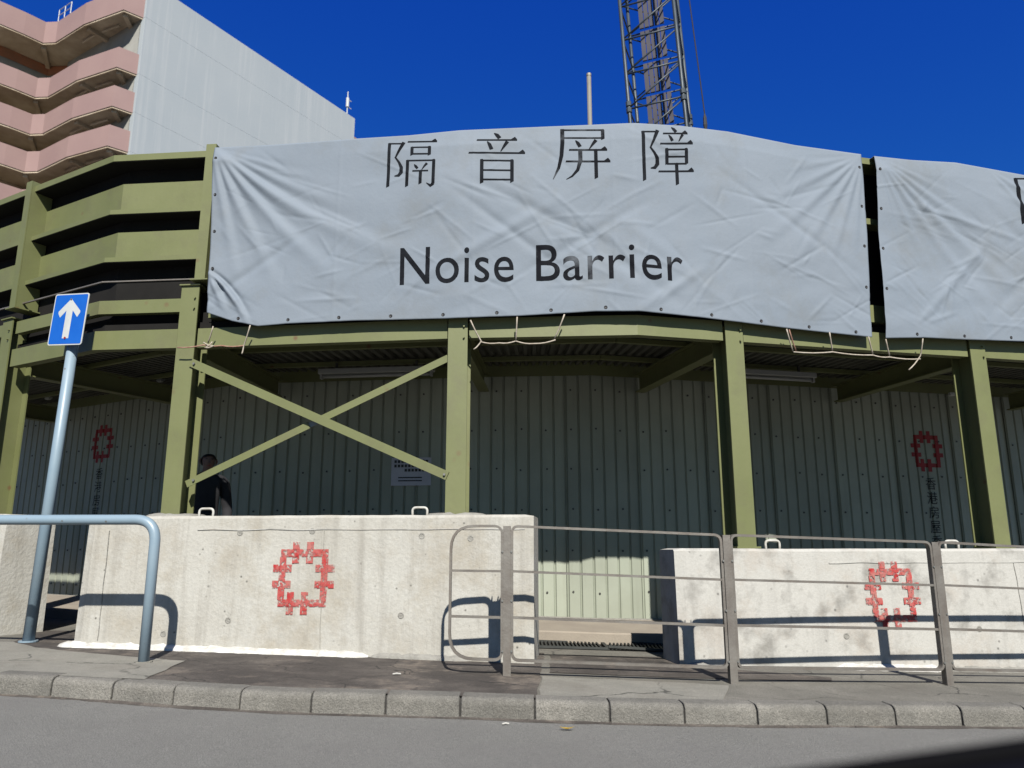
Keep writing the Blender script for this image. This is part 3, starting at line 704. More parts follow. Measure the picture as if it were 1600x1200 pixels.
# ------------------------------------------------------------------ banners
BAN = offset_line(FRONT, -0.05)
class Banner:
    def __init__(s, x0, x1, top, bot, fans, seed, x0b=None, x1b=None):
        s.x0, s.x1, s.top, s.bot, s.fans, s.seed = x0, x1, top, bot, fans, seed
        s.x0b = x0 if x0b is None else x0b; s.x1b = x1 if x1b is None else x1b
        rnd = random.Random(seed); s.cr = []
        for _ in range(170):                     # sharp short creases from folding and handling
            cx = rnd.uniform(x0, x1); cz = rnd.betavariate(1.1, 1.6)*1.7+3.0; an = rnd.gauss(-0.55 if rnd.random() < .6 else 0.6, 0.4); ln = rnd.uniform(0.08, 0.42)
            s.cr.append((cx, cz, math.cos(an), math.sin(an), ln, rnd.uniform(0.008, 0.022), rnd.choice((-1, 1, 1))*rnd.uniform(0.002, 0.0065)))
        for _ in range(9):                      # long soft pulls
            cx = rnd.uniform(x0, x1); an = rnd.gauss(-0.5 if rnd.random() < .6 else 0.5, 0.25)
            s.cr.append((cx, rnd.uniform(3.2, 4.2), math.cos(an), math.sin(an), rnd.uniform(0.5, 1.1), rnd.uniform(0.03, 0.06), rnd.choice((-1, 1))*rnd.uniform(0.008, 0.016)))
        s.seams = [x0+(x1-x0)*f for f in (0.2, 0.4, 0.6, 0.8)]
    def interp(s, T, x):
        if x <= T[0][0]: return T[0][1]
        for a, b in zip(T[:-1], T[1:]):
            if x <= b[0]:
                k = (x-a[0])/(b[0]-a[0]); return a[1]+(b[1]-a[1])*k
        return T[-1][1]
    def h(s, x, z):
        v = noise.noise(Vector((x*0.8, z*0.9, s.seed)))*0.040+noise.noise(Vector((x*1.3+z*1.1, z*2.6-x*0.6, s.seed+3)))*0.012
        v += noise.noise(Vector((x*3.0+z*2.4, z*7.0-x*2.2, s.seed+7)))*0.0045*max(0.2, 1.2-(z-3)*0.7)
        for (cx, cz, th0, curv, ln, w0, w1, amp) in s.fans:
            dx, dz = x-cx, z-cz; r = math.hypot(dx, dz)
            if r > ln or r < 1e-4: continue
            th = math.atan2(dz, dx)
            if th > 0.5: th -= 2*math.pi
            pe = r*(th-(th0+curv*r)); wd = w0+w1*r
            if abs(pe) < wd*3.5:
                k = r/ln; env = min(1, r/0.16)*(1-k*k)**1.2
                e = pe/wd; v += amp*env*(math.exp(-e*e)-0.55*math.exp(-(e-1.3)**2))
        for sx in s.seams: v += 0.0022*math.exp(-((x-sx)/0.012)**2)
        for (cx, cz, c, sn, ln, wd, amp) in s.cr:
            dx, dz = x-cx, z-cz; al = dx*c+dz*sn
            if abs(al) < ln:
                pe = -dx*sn+dz*c
                if abs(pe) < wd*3: v += amp*math.exp(-(pe/wd)**2)*(1-(al/ln)**2)
        return v
    def P(s, x, z, off=0.0):
        p, t = line_at_x(BAN, x)
        zt = s.interp(s.top, x)
        zb_ = s.interp(s.bot, x); d = (0.02+s.h(x, z))*min(1, max(0, (zt-z)/0.18)+0.12)*min(1, 0.45+max(0, z-zb_)/0.35)*0.95
        e = max(0, z-(zt-0.02))                 # wraps back over the top rail
        pb = p-nrm(t)*(0.02+d+off)
        return V3(pb, z)
    def build(s, root):
        nx = int((s.x1-s.x0)/0.0135); nz = 150; rows = []
        for j in range(nz+1):
            f = j/nz; row = []
            for i in range(nx+1):
                q = i/nx; xt = s.x0+(s.x1-s.x0)*q; xb = s.x0b+(s.x1b-s.x0b)*q
                x = xt+(xb-xt)*(1-f); zb, zt = s.interp(s.bot, x), s.interp(s.top, x)
                row.append(s.P(x, zb+(zt-zb)*f))
            rows.append(row)
        # fold over the top rail
        back = []
        for i in range(nx+1):
            x = s.x0+(s.x1-s.x0)*i/nx; p, t = line_at_x(FRONT, x); back.append(V3(p+nrm(t)*0.12, s.interp(s.top, x)+0.01))
        rows.append(back)
        o = MB().strip(rows).build('sheet', 'cloth', root, smooth=True, fix=False)
        md = o.modifiers.new('thickness', 'SOLIDIFY'); md.thickness = 0.003; md.offset = 1
        return o
def tops(px, line=BAN):
    return [(q.x, q.z) for q in (on_line(u, v, line) for u, v in px)]
b1 = thing('banner', 'large grey cloth banner reading Noise Barrier hung over the upper frame', 'banner', (0, 6.4, 3.9), 'noise barrier banners')
t1 = tops([(338, 233), (420, 229), (556, 219), (640, 214), (722, 206), (860, 200), (985, 195), (1060, 199), (1135, 208), (1240, 229), (1343, 243)])
o1 = tops([(326, 490), (365, 503), (405, 511), (450, 507), (560, 502), (700, 499), (810, 495), (930, 488), (985, 488), (1100, 498), (1230, 514), (1360, 528)])
def fan(c, lst): return tuple((c[0], c[1])+tuple(q) for q in lst)
D = math.radians
fL = fan(t1[0], [(D(-78), 0.02, 1.5, 0.018, 0.030, 0.030), (D(-66), 0.03, 1.7, 0.020, 0.035, 0.038), (D(-54), 0.06, 2.0, 0.020, 0.035, 0.045), (D(-44), 0.09, 2.4, 0.022, 0.036, 0.050), (D(-33), 0.07, 1.5, 0.016, 0.034, 0.026), (D(-24), 0.05, 1.1, 0.014, 0.03, 0.016)])
fR = fan(t1[-1], [(D(-172), -0.02, 0.9, 0.012, 0.03, 0.010), (D(-160), -0.03, 1.0, 0.014, 0.03, 0.013), (D(-147), -0.04, 1.5, 0.016, 0.03, 0.022), (D(-134), -0.04, 1.7, 0.016, 0.032, 0.028), (D(-122), -0.03, 1.6, 0.016, 0.03, 0.026), (D(-110), -0.02, 1.5, 0.014, 0.026, 0.020), (D(-100), -0.01, 1.3, 0.012, 0.024, 0.014)])
fC = fan((o1[0][0]-0.02, o1[0][1]+0.40), [(D(-38), -0.35, 0.75, 0.018, 0.02, 0.055), (D(-62), -0.1, 0.5, 0.02, 0.04, 0.035)])
sof = lambda F, k: tuple(q[:-1]+(q[-1]*k,) for q in F)
BA = Banner(t1[0][0], t1[-1][0], t1, o1, sof(fL, 0.62)+sof(fR, 0.45)+fC, 1.7, x0b=o1[0][0], x1b=o1[-1][0])
BA.build(b1)
b2 = thing('banner', 'second grey cloth banner cut off by the right edge of the view', 'banner', (5.4, 7.3, 3.9), 'noise barrier banners')
t2 = tops([(1363, 246), (1420, 252), (1490, 256), (1540, 265), (1600, 276), (1680, 290)]); o2 = tops([(1380, 530), (1440, 529), (1510, 532), (1600, 535), (1680, 540)])
t2 += [(7.6, t2[-1][1])]; o2 += [(7.6, o2[-1][1])]
BB = Banner(t2[0][0], 7.6, t2, o2, sof(fan(t2[0], [(D(-80), 0.01, 1.3, 0.014, 0.026, 0.020), (D(-68), 0.02, 1.8, 0.016, 0.03, 0.034), (D(-56), 0.03, 2.2, 0.018, 0.032, 0.042), (D(-45), 0.03, 2.4, 0.018, 0.034, 0.040), (D(-34), 0.03, 1.8, 0.016, 0.032, 0.026), (D(-22), 0.02, 1.1, 0.014, 0.03, 0.014)])+fan(t2[3], [(D(-52), 0.05, 1.4, 0.018, 0.04, 0.028), (D(-30), 0.03, 1.2, 0.018, 0.035, 0.02)]), 0.5), 4.1, x0b=o2[0][0])
BB.build(b2)
# brush-style characters drawn stroke by stroke on a 100 unit square
def glyph(strokes):
    bm = bmesh.new()
    def poly(ps):
        f = bm.faces.new([bm.verts.new((x, y, 0)) for x, y in ps]); return f
    for st in strokes:
        k = st[0]
        if k == 'H':                            # thin horizontal with a raised triangular end
            _, x0, x1, y = st; poly([(x0, y-1.6), (x1, y-1.6), (x1, y+1.6), (x0+1, y+1.6)])
            poly([(x1-11, y+1.6), (x1, y+1.6), (x1-4, y+7)])
        elif k == 'h': _, x0, x1, y = st; poly([(x0, y-1.5), (x1, y-1.5), (x1, y+1.5), (x0, y+1.5)])
        elif k == 'V':
            _, x, y0, y1 = st; w = 3.1; poly([(x-w, y0-1), (x+w, y0+2), (x+w, y1), (x+w-2, y1+2), (x-w, y1+1)])
        elif k == 'T':                          # tapered path (x, y, half width)
            pts = st[1]; L, Rr = [], []
            for i, (x, y, w) in enumerate(pts):
                a = pts[max(0, i-1)]; b = pts[min(len(pts)-1, i+1)]; dx, dy = b[0]-a[0], b[1]-a[1]; l = math.hypot(dx, dy) or 1
                L.append((x-dy/l*w, y+dx/l*w)); Rr.append((x+dy/l*w, y-dx/l*w))
            for i in range(len(pts)-1): poly([Rr[i], Rr[i+1], L[i+1], L[i]])
    return bm
def left_ear():                                 # the ear-shaped left radical
    return [('V', 7, 0, 92), ('h', 9, 32, 92), ('T', [(35, 95, 3.5), (30, 84, 3), (20, 62, 1.5)]),
            ('T', [(19, 63, 1.4), (27, 52, 2.2), (32, 41, 3.4), (32, 31, 3.8), (27, 24, 3.0), (19, 23, 0.8)])]
GL = {
 'ge': left_ear()+[('H', 42, 100, 96), ('V', 52, 66, 83), ('h', 52, 86, 83), ('V', 86, 66, 84), ('h', 52, 86, 69), ('V', 44, 0, 55), ('h', 44, 96, 55), ('V', 95, 4, 56), ('T', [(95, 6, 3.6), (90, 1, 3), (82, 7, 0.6)]),
   ('T', [(57, 47, 0.6), (60, 43, 2.6), (64, 38, 2.4)]), ('T', [(82, 49, 2.6), (77, 43, 1.8), (72, 35, 0.6)]), ('h', 54, 85, 33), ('V', 70, 5, 33)],
 'yin': [('T', [(45, 100, 0.8), (50, 96, 3.4), (55, 89, 3.6)]), ('H', 14, 86, 85), ('T', [(33, 82, 0.8), (37, 76, 3.0), (41, 66, 3.4)]), ('T', [(69, 82, 3.4), (64, 74, 2.4), (57, 62, 0.8)]), ('H', 0, 100, 59),
   ('V', 24, 0, 45), ('V', 77, 2, 45), ('h', 24, 77, 44), ('h', 24, 77, 25), ('h', 24, 77, 7)],
 'ping': [('h', 17, 90, 95), ('V', 88, 76, 95), ('h', 17, 88, 79), ('T', [(17, 97, 3.6), (17, 70, 3.6), (15, 45, 3.4), (10, 22, 2.6), (0, 0, 0.6)]), ('T', [(40, 74, 0.8), (44, 69, 3), (48, 62, 3.2)]), ('T', [(76, 75, 3.2), (70, 67, 2.2), (64, 58, 0.8)]),
   ('H', 28, 95, 56), ('H', 22, 100, 34), ('T', [(48, 56, 3.6), (48, 36, 3.6), (43, 18, 2.8), (33, 6, 1.6), (23, 0, 0.6)]), ('V', 75, 2, 56)],
 'zhang': left_ear()+[('T', [(62, 101, 0.8), (66, 97, 3), (70, 91, 3.2)]), ('H', 44, 92, 88), ('T', [(55, 85, 0.8), (58, 80, 2.6), (61, 73, 2.8)]), ('T', [(82, 86, 2.8), (78, 80, 2), (73, 72, 0.8)]), ('H', 37, 100, 68),
   ('V', 50, 30, 58), ('h', 50, 87, 57), ('V', 87, 30, 58), ('h', 50, 87, 44), ('h', 50, 87, 31), ('H', 33, 100, 17), ('V', 68, -8, 31)],
}
def place_glyph(key, u0, v0, u1, v1, ban, root, m='ink'):
    a, b = on_line(u0, v1, BAN), on_line(u1, v0, BAN); c, d = on_line(u0, v0, BAN), on_line(u1, v1, BAN)
    bm = glyph(GL[key])
    bmesh.ops.triangulate(bm, faces=bm.faces)
    for v in bm.verts:
        x, y = v.co.x/100, v.co.y/100
        v.co = Vector(((a.x+c.x)/2*(1-x)+(b.x+d.x)/2*x, (a.z*(1-x)+d.z*x)*(1-y)+(c.z*(1-x)+b.z*x)*y, 0))
    cuts(bm, 0.014)
    return lay(bm, 'lettering', m, root, lambda x, y: ban.P(x, y, 0.0055))
zf = lambda u, v: on_line(u, v, BAN)
place_glyph('ge', 604, 222, 684, 296, BA, b1); place_glyph('yin', 733, 211, 821, 291, BA, b1)
place_glyph('ping', 864, 202, 953, 284, BA, b1, 'ink_faded'); place_glyph('zhang', 997, 203, 1079, 285, BA, b1)
place_glyph('ge', 1581, 276, 1668, 352, BB, b2)
for word, ua, ub, va, vb in (('Noise', 626, 803, 391, 448), ('Barrier', 838, 1065, 385, 441)):
    bm = text_mesh(word, 1.03); A_, B_ = zf(ua, vb), zf(ub, vb-3); T_ = zf(ua, va)
    fit(bm, A_.x, B_.x, A_.z, T_.z)
    bmesh.ops.triangulate(bm, faces=bm.faces); cuts(bm, 0.014)
    lay(bm, 'lettering', 'ink' if word == 'Noise' else 'ink_faded', b1, lambda x, y: BA.P(x, y, 0.0055))
def eyelet(ban, root, x, z):
    c = ban.P(x, z, 0.004); t = V3(line_at_x(BAN, x)[1], 0); up = Vector((0, 0, 1)); n_ = V3(nrm(line_at_x(BAN, x)[1]), 0)
    mb = MB(); vs = []
    for r, d in ((0.016, 0.0), (0.012, 0.004), (0.0, 0.001)):
        vs += [c+(t*math.cos(k*math.pi/5)+up*math.sin(k*math.pi/5))*r-n_*d for k in range(10)]
    mb.add(vs, [(j*10+i, j*10+(i+1) % 10, (j+1)*10+(i+1) % 10, (j+1)*10+i) for j in range(2) for i in range(10)])
    mb.build('eyelet', 'cable', root)
for ban, root in ((BA, b1), (BB, b2)):
    n = 13 if ban is BA else 8
    for i in range(1, n+1):
        x = ban.x0b+(ban.x1b-ban.x0b)*(i-0.35)/n; eyelet(ban, root, x, ban.interp(ban.bot, x)+0.035)
    for f in (0.08, 0.3, 0.52, 0.74):
        for (xa, xb, sg) in ((ban.x0, ban.x0b, 1), (ban.x1, ban.x1b, -1)):
            if ban is BB and sg < 0: continue
            x = xa+(xb-xa)*f+0.035*sg; zt, zb = ban.interp(ban.top, x), ban.interp(ban.bot, x); eyelet(ban, root, x, zt+(zb-zt)*f)

# ------------------------------------------------------------------ ropes lacing the banners to the beam
TOPL = offset_line(FRONT, -0.10); LOWL = offset_line(FRONT, -0.03); FARL = offset_line(FRONT, 0.06)
def rope(label, runs, group='ropes lacing the banners'):
    pts0 = on_line(*runs[0][0][:2], TOPL)
    root = thing('rope', label, 'rope', pts0, group)
    for r in runs:
        m = 'rope'
        if r[-1] in ('rope', 'rope_red'): m = r[-1]; r = r[:-1]
        pts = [on_line(u, v, {'t': TOPL, 'l': LOWL, 'f': FARL}[c]) for u, v, c in r]
        dense = []
        for a, b in zip(pts[:-1], pts[1:]): dense += [a.lerp(b, k/4)+Vector((0, 0, -0.010*math.sin(math.pi*k/4))) for k in range(4)]
        MB().tube(dense+[pts[-1]], 0.0062, 6).build('strand', m, root, smooth=True)
rope('pale rope knotted round the left post under the banner corner', [[(333, 510, 't'), (325, 536, 'l')], [(391, 508, 't'), (381, 540, 'l'), (378, 553, 'l')], [(277, 543, 't'), (318, 539, 't'), (345, 540, 'l'), (381, 540, 'l'), 'rope_red'], [(318, 535, 't'), (334, 540, 't'), (320, 543, 't'), (332, 534, 't')]])
rope('pale rope laced in two loops beside the middle post', [[(735, 500, 't'), (752, 533, 'l'), (740, 546, 'l')], [(808, 495, 't'), (806, 533, 'l')], [(882, 491, 't'), (866, 530, 'l')], [(750, 534, 'l'), (780, 536, 'l'), (806, 533, 'l'), (835, 537, 'l'), (868, 531, 'l')]])
rope('pale rope laced in a row of loops under the gap between banners', [[(1229, 514, 't'), (1239, 549, 'l')], [(1233, 515, 't'), (1244, 549, 'l'), 'rope_red'], [(1296, 519, 't'), (1301, 549, 'l')], [(1357, 526, 't'), (1364, 554, 'l')], [(1384, 530, 't'), (1390, 557, 'l')], [(1442, 529, 't'), (1438, 556, 'l'), (1420, 578, 'l')], [(1240, 550, 'l'), (1301, 550, 'l'), (1364, 555, 'l'), (1390, 558, 'l'), (1438, 561, 'l')]])

# ------------------------------------------------------------------ things under the walkway roof
def tube_light(label, x0, x1, d):
    L = offset_line(FRONT, d); a, t = line_at_x(L, x0); b, _ = line_at_x(L, x1); t = (b-a).normalized(); nn = nrm(t)
    root = thing('tube_light', label, 'light', V3((a+b)/2, 2.9), 'unlit tube lights under the walkway roof')
    MB().obox(V3((a+b)/2, 2.945), V3(b-a, 0)/2, V3(nn, 0)*0.045, (0, 0, 0.03)).build('housing', 'lamp_white', root, bevel=0.006)
    MB().tube([V3(a+t*0.04, 2.89), V3(b-t*0.04, 2.89)], 0.019, 10).build('tube', 'lamp_white', root, smooth=True)
    for q in (a+t*0.03, b-t*0.03): MB().obox(V3(q, 2.895), V3(t, 0)*0.012, V3(nn, 0)*0.025, (0, 0, 0.03)).build('lamp_holder', 'lamp_white', root)
    for q in (a+t*0.2, b-t*0.2): MB().obox(V3(q, 3.01), V3(t, 0)*0.012, V3(nn, 0)*0.012, (0, 0, 0.035)).build('bracket', 'screw', root)
tube_light('unlit tube light above the crossed braces', -2.15, -0.85, 1.62)
tube_light('unlit tube light between the two right posts', 2.25, 3.45, 1.55)
for (u, v, lab) in ((250, 594, 'small white junction box on the beam end left of the crossed braces'), (75, 622, 'small white junction box on the beam end at far left'), (1487, 616, 'small white junction box near the rightmost post')):
    p = on_line(u, v, offset_line(FRONT, 1.9)); root = thing('junction_box', lab, 'junction box', p, 'small junction boxes under the roof')
    MB().obox(p, (0.032, 0, 0), (0, 0.03, 0), (0, 0, 0.022)).build('case', 'sign_white', root, bevel=0.006)
    MB().tube([p+Vector((0.03, 0, 0)), p+Vector((0.06, 0, 0.005))], 0.010, 6).build('cable_gland', 'lamp_white', root)
# framed notice on the back wall
s0, z0 = s_of(643, 737)
nb_ = thing('notice_board', 'small white notice with dark characters fixed to the back wall', 'sign', WP(s0, z0, 0.01))
bm = rects_bm([(s0-0.235, s0+0.235, z0-0.16, z0+0.16)]); lay(bm, 'sheet', 'paper', nb_, lambda x, y: V3(line_at_s(BACK, bs, x)[0]-nrm(line_at_s(BACK, bs, x)[1])*0.014, y))
flat = lambda x, y: V3(line_at_s(BACK, bs, x)[0]-nrm(line_at_s(BACK, bs, x)[1])*0.018, y)
for r in range(3):
    bm = rects_bm([(s0-0.20+i*0.041, s0-0.20+i*0.041+0.028, z0+0.10-r*0.05, z0+0.132-r*0.05) for i in range(10) if not (r == 2 and i < 3)]); lay(bm, 'character_row', 'dark_text', nb_, flat)
for r in range(2):
    bm = rects_bm([(s0-0.15, s0+0.13, z0-0.075-r*0.036, z0-0.062-r*0.036)]); lay(bm, 'text_line', 'dark_text', nb_, flat)

# person standing in the walkway
def person(loc, face):
    root = thing('person', 'person in a black top standing in shade behind the left barrier', 'person', loc)
    J = {'pel': (0, 0, .93, .135, .10), 'wai': (0, .01, 1.08, .125, .095), 'che': (0, 0, 1.28, .155, .105), 'nek0': (0, 0, 1.43, .075, .07), 'nek': (0, -.015, 1.49, .052, .055), 'jaw': (0, -.045, 1.545, .055, .072), 'hed': (0, -.035, 1.61, .075, .094), 'crn': (0, -.025, 1.665, .06, .075)}
    E = [('pel', 'wai'), ('wai', 'che'), ('che', 'nek0'), ('nek0', 'nek'), ('nek', 'jaw'), ('jaw', 'hed'), ('hed', 'crn')]
    for s, q in ((-1, 'l'), (1, 'r')):
        J.update({'hip'+q: (s*.09, 0, .86, .085, .085), 'kne'+q: (s*.10, -.02, .48, .058, .058), 'cal'+q: (s*.10, .01, .33, .054, .054), 'ank'+q: (s*.10, .02, .08, .036, .036), 'toe'+q: (s*.12, -.13, .03, .036, .025),
                  'sho'+q: (s*.18, 0, 1.39, .058, .055), 'elb'+q: (s*.235, .03, 1.10, .041, .041), 'wri'+q: (s*.22, -.14, .90, .027, .027), 'pal'+q: (s*.215, -.19, .85, .034, .018)})
        E += [('pel', 'hip'+q), ('hip'+q, 'kne'+q), ('kne'+q, 'cal'+q), ('cal'+q, 'ank'+q), ('ank'+q, 'toe'+q), ('nek0', 'sho'+q), ('sho'+q, 'elb'+q), ('elb'+q, 'wri'+q), ('wri'+q, 'pal'+q)]
        for i in range(5):
            if i == 0: a = (s*.185, -.185, .87); b = (s*.165, -.225, .85)
            else: o_ = (i-2.5)*.019; a = (s*(.215)+o_*.3, -.225-.0*i, .835+o_); b = (s*.205+o_*.3, -.265+abs(i-2.4)*.006, .80+o_)
            J['f%d%s' % (i, q)] = (*a, .009, .009); J['g%d%s' % (i, q)] = (*b, .0075, .0075)
            E += [('pal'+q, 'f%d%s' % (i, q)), ('f%d%s' % (i, q), 'g%d%s' % (i, q))]
    keys = list(J); me = bpy.data.meshes.new('body'); me.from_pydata([J[k][:3] for k in keys], [(keys.index(a), keys.index(b)) for a, b in E], [])
    o = bpy.data.objects.new('tmp', me); COL.objects.link(o)
    md = o.modifiers.new('skin', 'SKIN'); sv = me.skin_vertices[0].data
    for i, k in enumerate(keys): sv[i].radius = J[k][3:]; sv[i].use_root = (k == 'pel')
    md.use_smooth_shade = True
    o.modifiers.new('sub', 'SUBSURF').levels = 2; o.modifiers['sub'].render_levels = 2
    bpy.context.view_layer.update(); dg = bpy.context.evaluated_depsgraph_get()
    body = bpy.data.meshes.new_from_object(o.evaluated_get(dg)); bpy.data.objects.remove(o)
    def shell(name, m, keep, push):
        bm = bmesh.new(); bm.from_mesh(body)
        if keep: bmesh.ops.delete(bm, geom=[f for f in bm.faces if not keep(f.calc_center_median())], context='FACES')
        if name == 'hair':
            left = set(bm.verts); isl = []
            while left:
                st = [left.pop()]; grp = set(st)
                while st:
                    for e in st.pop().link_edges:
                        for q in e.verts:
                            if q in left: left.discard(q); grp.add(q); st.append(q)
                isl.append(grp)
            isl.sort(key=len); bmesh.ops.delete(bm, geom=[v for g_ in isl[:-1] for v in g_], context='VERTS')
        bm.normal_update()
        for v in bm.verts: v.co += v.normal*push
        me = bpy.data.meshes.new(name); bm.to_mesh(me); bm.free(); me.materials.clear(); me.materials.append(MATS[m])
        me.polygons.foreach_set('use_smooth', [True]*len(me.polygons))
        c = bpy.data.objects.new(name, me); COL.objects.link(c); c.parent = root; return c
    bo = shell('body', 'skin', None, 0.0)
    shell('top', 'shirt', lambda c: 0.93 < c.z < 1.455 , 0.014)
    shell('trousers', 'trousers', lambda c: 0.09 < c.z < 0.99 and abs(c.x) < .175 and not (c.y < -.11 and c.z > .6), 0.011)
    shell('shoes', 'shoe', lambda c: c.z < 0.10, 0.010)
    shell('hair', 'hair', lambda c: (c.z > 1.62 and c.y > -0.115+max(0, 1.655-c.z)*1.2) or (c.z > 1.54 and c.y > 0.0), 0.014)
    # facial features
    fx = MB()
    fx.add([(-.012, -.125, 1.575), (.012, -.125, 1.575), (0, -.15, 1.578), (0, -.122, 1.612)], [(0, 1, 2), (1, 3, 2), (3, 0, 2)])
    for q in fx.v: q += Vector(loc)
    fx.build('nose', 'skin', root)
    for s in (-1, 1):
        c = Vector(loc)+Vector((s*.03, -.118, 1.617)); MB().tube([c+Vector((-.011, 0, 0)), c+Vector((0, -.003, .002)), c+Vector((.011, 0, 0))], [.002, .006, .002], 6).build('eye', 'hair', root)
        c = Vector(loc)+Vector((s*.078, -.025, 1.60)); MB().tube([c+Vector((0, 0, -.03)), c+Vector((s*.008, .006, 0)), c+Vector((0, .004, .032))], [.006, .012, .007], 6).build('ear', 'skin', root)
    c = Vector(loc)+Vector((0, -.118, 1.55)); MB().tube([c+Vector((-.022, .004, 0)), c+Vector((0, -.002, 0)), c+Vector((.022, .004, 0))], [.002, .005, .002], 6).build('mouth', 'dark_red', root)
    root.rotation_euler = (0, 0, face); root.scale = (0.97, 0.97, 0.97)
    return root
pp = atY(322, 760, 7.95)
person((pp.x, 7.95, g(pp.x)+FZ+0.015), R(28))

# drain grating in the gap between the barriers
dg_ = thing('drain_grating', 'dark slotted drain grating on the floor between the two barriers', 'grating', (0.8, 7.2, 0.1))
ga, gb = on_ground(842, 1012, KT).to_2d(), on_ground(1040, 1018, KT).to_2d()
gt = (gb-ga).normalized(); gn = nrm(gt); gl = (gb-ga).length
for i in range(2):
    o0 = i*gl*0.55; l = gl*0.55-0.012 if i == 0 else gl*0.5
    fr = MB(); z = lambda p: g(p.x)+KT+0.010
    for d in (0.0, 0.43): fr.bar(V3(ga+gt*o0+gn*d, z(ga)), V3(ga+gt*(o0+l)+gn*d, z(ga+gt*(o0+l))), 0.02, 0.02)
    for q in (0.0, l): fr.bar(V3(ga+gt*(o0+q), z(ga+gt*(o0+q))), V3(ga+gt*(o0+q)+gn*0.43, z(ga+gt*(o0+q))), 0.02, 0.02)
    fo = fr.build('grating_frame', 'grate', dg_)
    for k in range(1, int(l/0.035)):
        p = ga+gt*(o0+k*0.035); q = p+gt*(0.03 if i else 0)
        MB().bar(V3(p, z(p)+0.001), V3(q+gn*0.42, z(p)+0.001), 0.014, 0.016).build('bar', 'grate', dg_)
MB().add([V3(ga-gn*0.02, g(ga.x)+KT+0.0), V3(gb-gn*0.02, g(gb.x)+KT+0.0), V3(gb+gn*0.45, g(gb.x)+KT+0.0), V3(ga+gn*0.45, g(ga.x)+KT+0.0)], [(0, 1, 2, 3)]).build('channel', 'black_panel_shade', dg_)

# ------------------------------------------------------------------ street furniture
# light blue tubular rail
rb = on_ground(224, 1035, KT); rt = atY(238, 812, rb.y)
r0 = Vector((-0.995, 0.10, 0)).normalized()
ht = rt.z-rb.z
rail = thing('blue_guard_rail', 'light blue tubular guard rail with a rounded corner at the left kerb', 'guard rail', rb)
L_ = 2.3; far = rb+r0*L_; far.z = g(far.x)+KT
path = fillet([rb-Vector((0, 0, .03)), rb+Vector((0, 0, ht)), far+Vector((0, 0, ht-0.03)), far-Vector((0, 0, .03))], 0.17, 10)
MB().tube(path, 0.038, 16).build('tube', 'blue_tube', rail, smooth=True)
for q in (rb, far):
    MB().tube([q+Vector((0, 0, -0.02)), q+Vector((0, 0, 0.008))], 0.062, 16).build('foot_flange', 'pale_slab', rail)
# one way sign on its pole
sb = on_ground(44, 1003, KT)
sign = thing('road_sign', 'blue square sign with a white upward arrow on a pale blue pole', 'road sign', sb)
top = atY(122, 470, sb.y).z
LEAN = Vector((0.08, 0, 0))
MB().tube([sb-Vector((0, 0, .03)), sb+LEAN+Vector((0, 0, top-sb.z))], 0.047, 18).build('pole', 'blue_tube', sign, smooth=False)
for p in sign.children[0].data.polygons: p.use_smooth = len(p.vertices) == 4
MB().tube([sb+LEAN+Vector((0, 0, top-sb.z)), sb+LEAN+Vector((0, 0, top-sb.z+0.03)), sb+LEAN+Vector((0, 0, top-sb.z+0.045))], [0.05, 0.046, 0.02], 16).build('pole_cap', 'blue_tube', sign, smooth=True)
MB().tube([sb, sb+Vector((0, 0, 0.012))], 0.075, 18).build('base_collar', 'blue_tube', sign)
yaw = R(-17); tx = Vector((math.cos(yaw), math.sin(yaw), 0)); nx_ = Vector((math.sin(yaw), -math.cos(yaw), 0)); zz = Vector((0, 0, 1))
tilt = R(3.2); tx2 = tx*math.cos(tilt)-zz*math.sin(tilt); up2 = zz*math.cos(tilt)+tx*math.sin(tilt)
sc_ = Vector((sb.x+0.075, sb.y, atY(119, 503, sb.y).z))+nx_*0.085
SW, SH = 0.198, 0.245
def rrect(w, h, r, d, n=5):
    pts = []
    for cx, cy, a0 in ((w-r, h-r, 0), (-w+r, h-r, 90), (-w+r, -h+r, 180), (w-r, -h+r, 270)):
        for k in range(n+1): a = R(a0+90*k/n); pts.append(sc_+tx2*(cx+r*math.cos(a))+up2*(cy+r*math.sin(a))+nx_*d)
    return pts
MB().prism(rrect(SW, SH, 0.022, 0.0), nx_*0.006).build('plate', 'sign_white', sign); plate = sign.children[-1]
MB().prism(rrect(SW-0.011, SH-0.011, 0.014, 0.0065), nx_*0.0012).build('blue_face', 'sign_blue', plate)
ar = [(x*1.09, y*1.1) for x, y in [(-0.034, -0.165), (0.034, -0.165), (0.034, 0.075), (0.092, 0.015), (0.116, 0.052), (0.116, 0.068), (0.0, 0.178), (-0.116, 0.068), (-0.116, 0.052), (-0.092, 0.015), (-0.034, 0.075)]]
bmA = MB(); 
P_ = lambda x, y, d: sc_+tx2*x+up2*y+nx_*d
shaft = [ar[0], ar[1], ar[2], (0, 0.11), ar[10]]
bmA.prism([P_(x, y, 0.008) for x, y in ar], nx_*0.001); bmA.build('arrow', 'sign_white', plate)
MB().tube([P_(0.0, -0.178, 0.008), P_(0.0, -0.178, 0.014)], 0.011, 8).build('bolt', 'dark_red', plate)
MB().tube([P_(0.0, 0.19, 0.008), P_(0.0, 0.19, 0.014)], 0.009, 8).build('bolt', 'steel_bolt', sign)
for dz in (-0.13, 0.13):
    c = Vector((sb.x+0.075, sb.y, sc_.z+dz)); MB().tube([c-zz*0.015, c+zz*0.015], 0.053, 16).build('clamp', 'steel_bolt', sign)
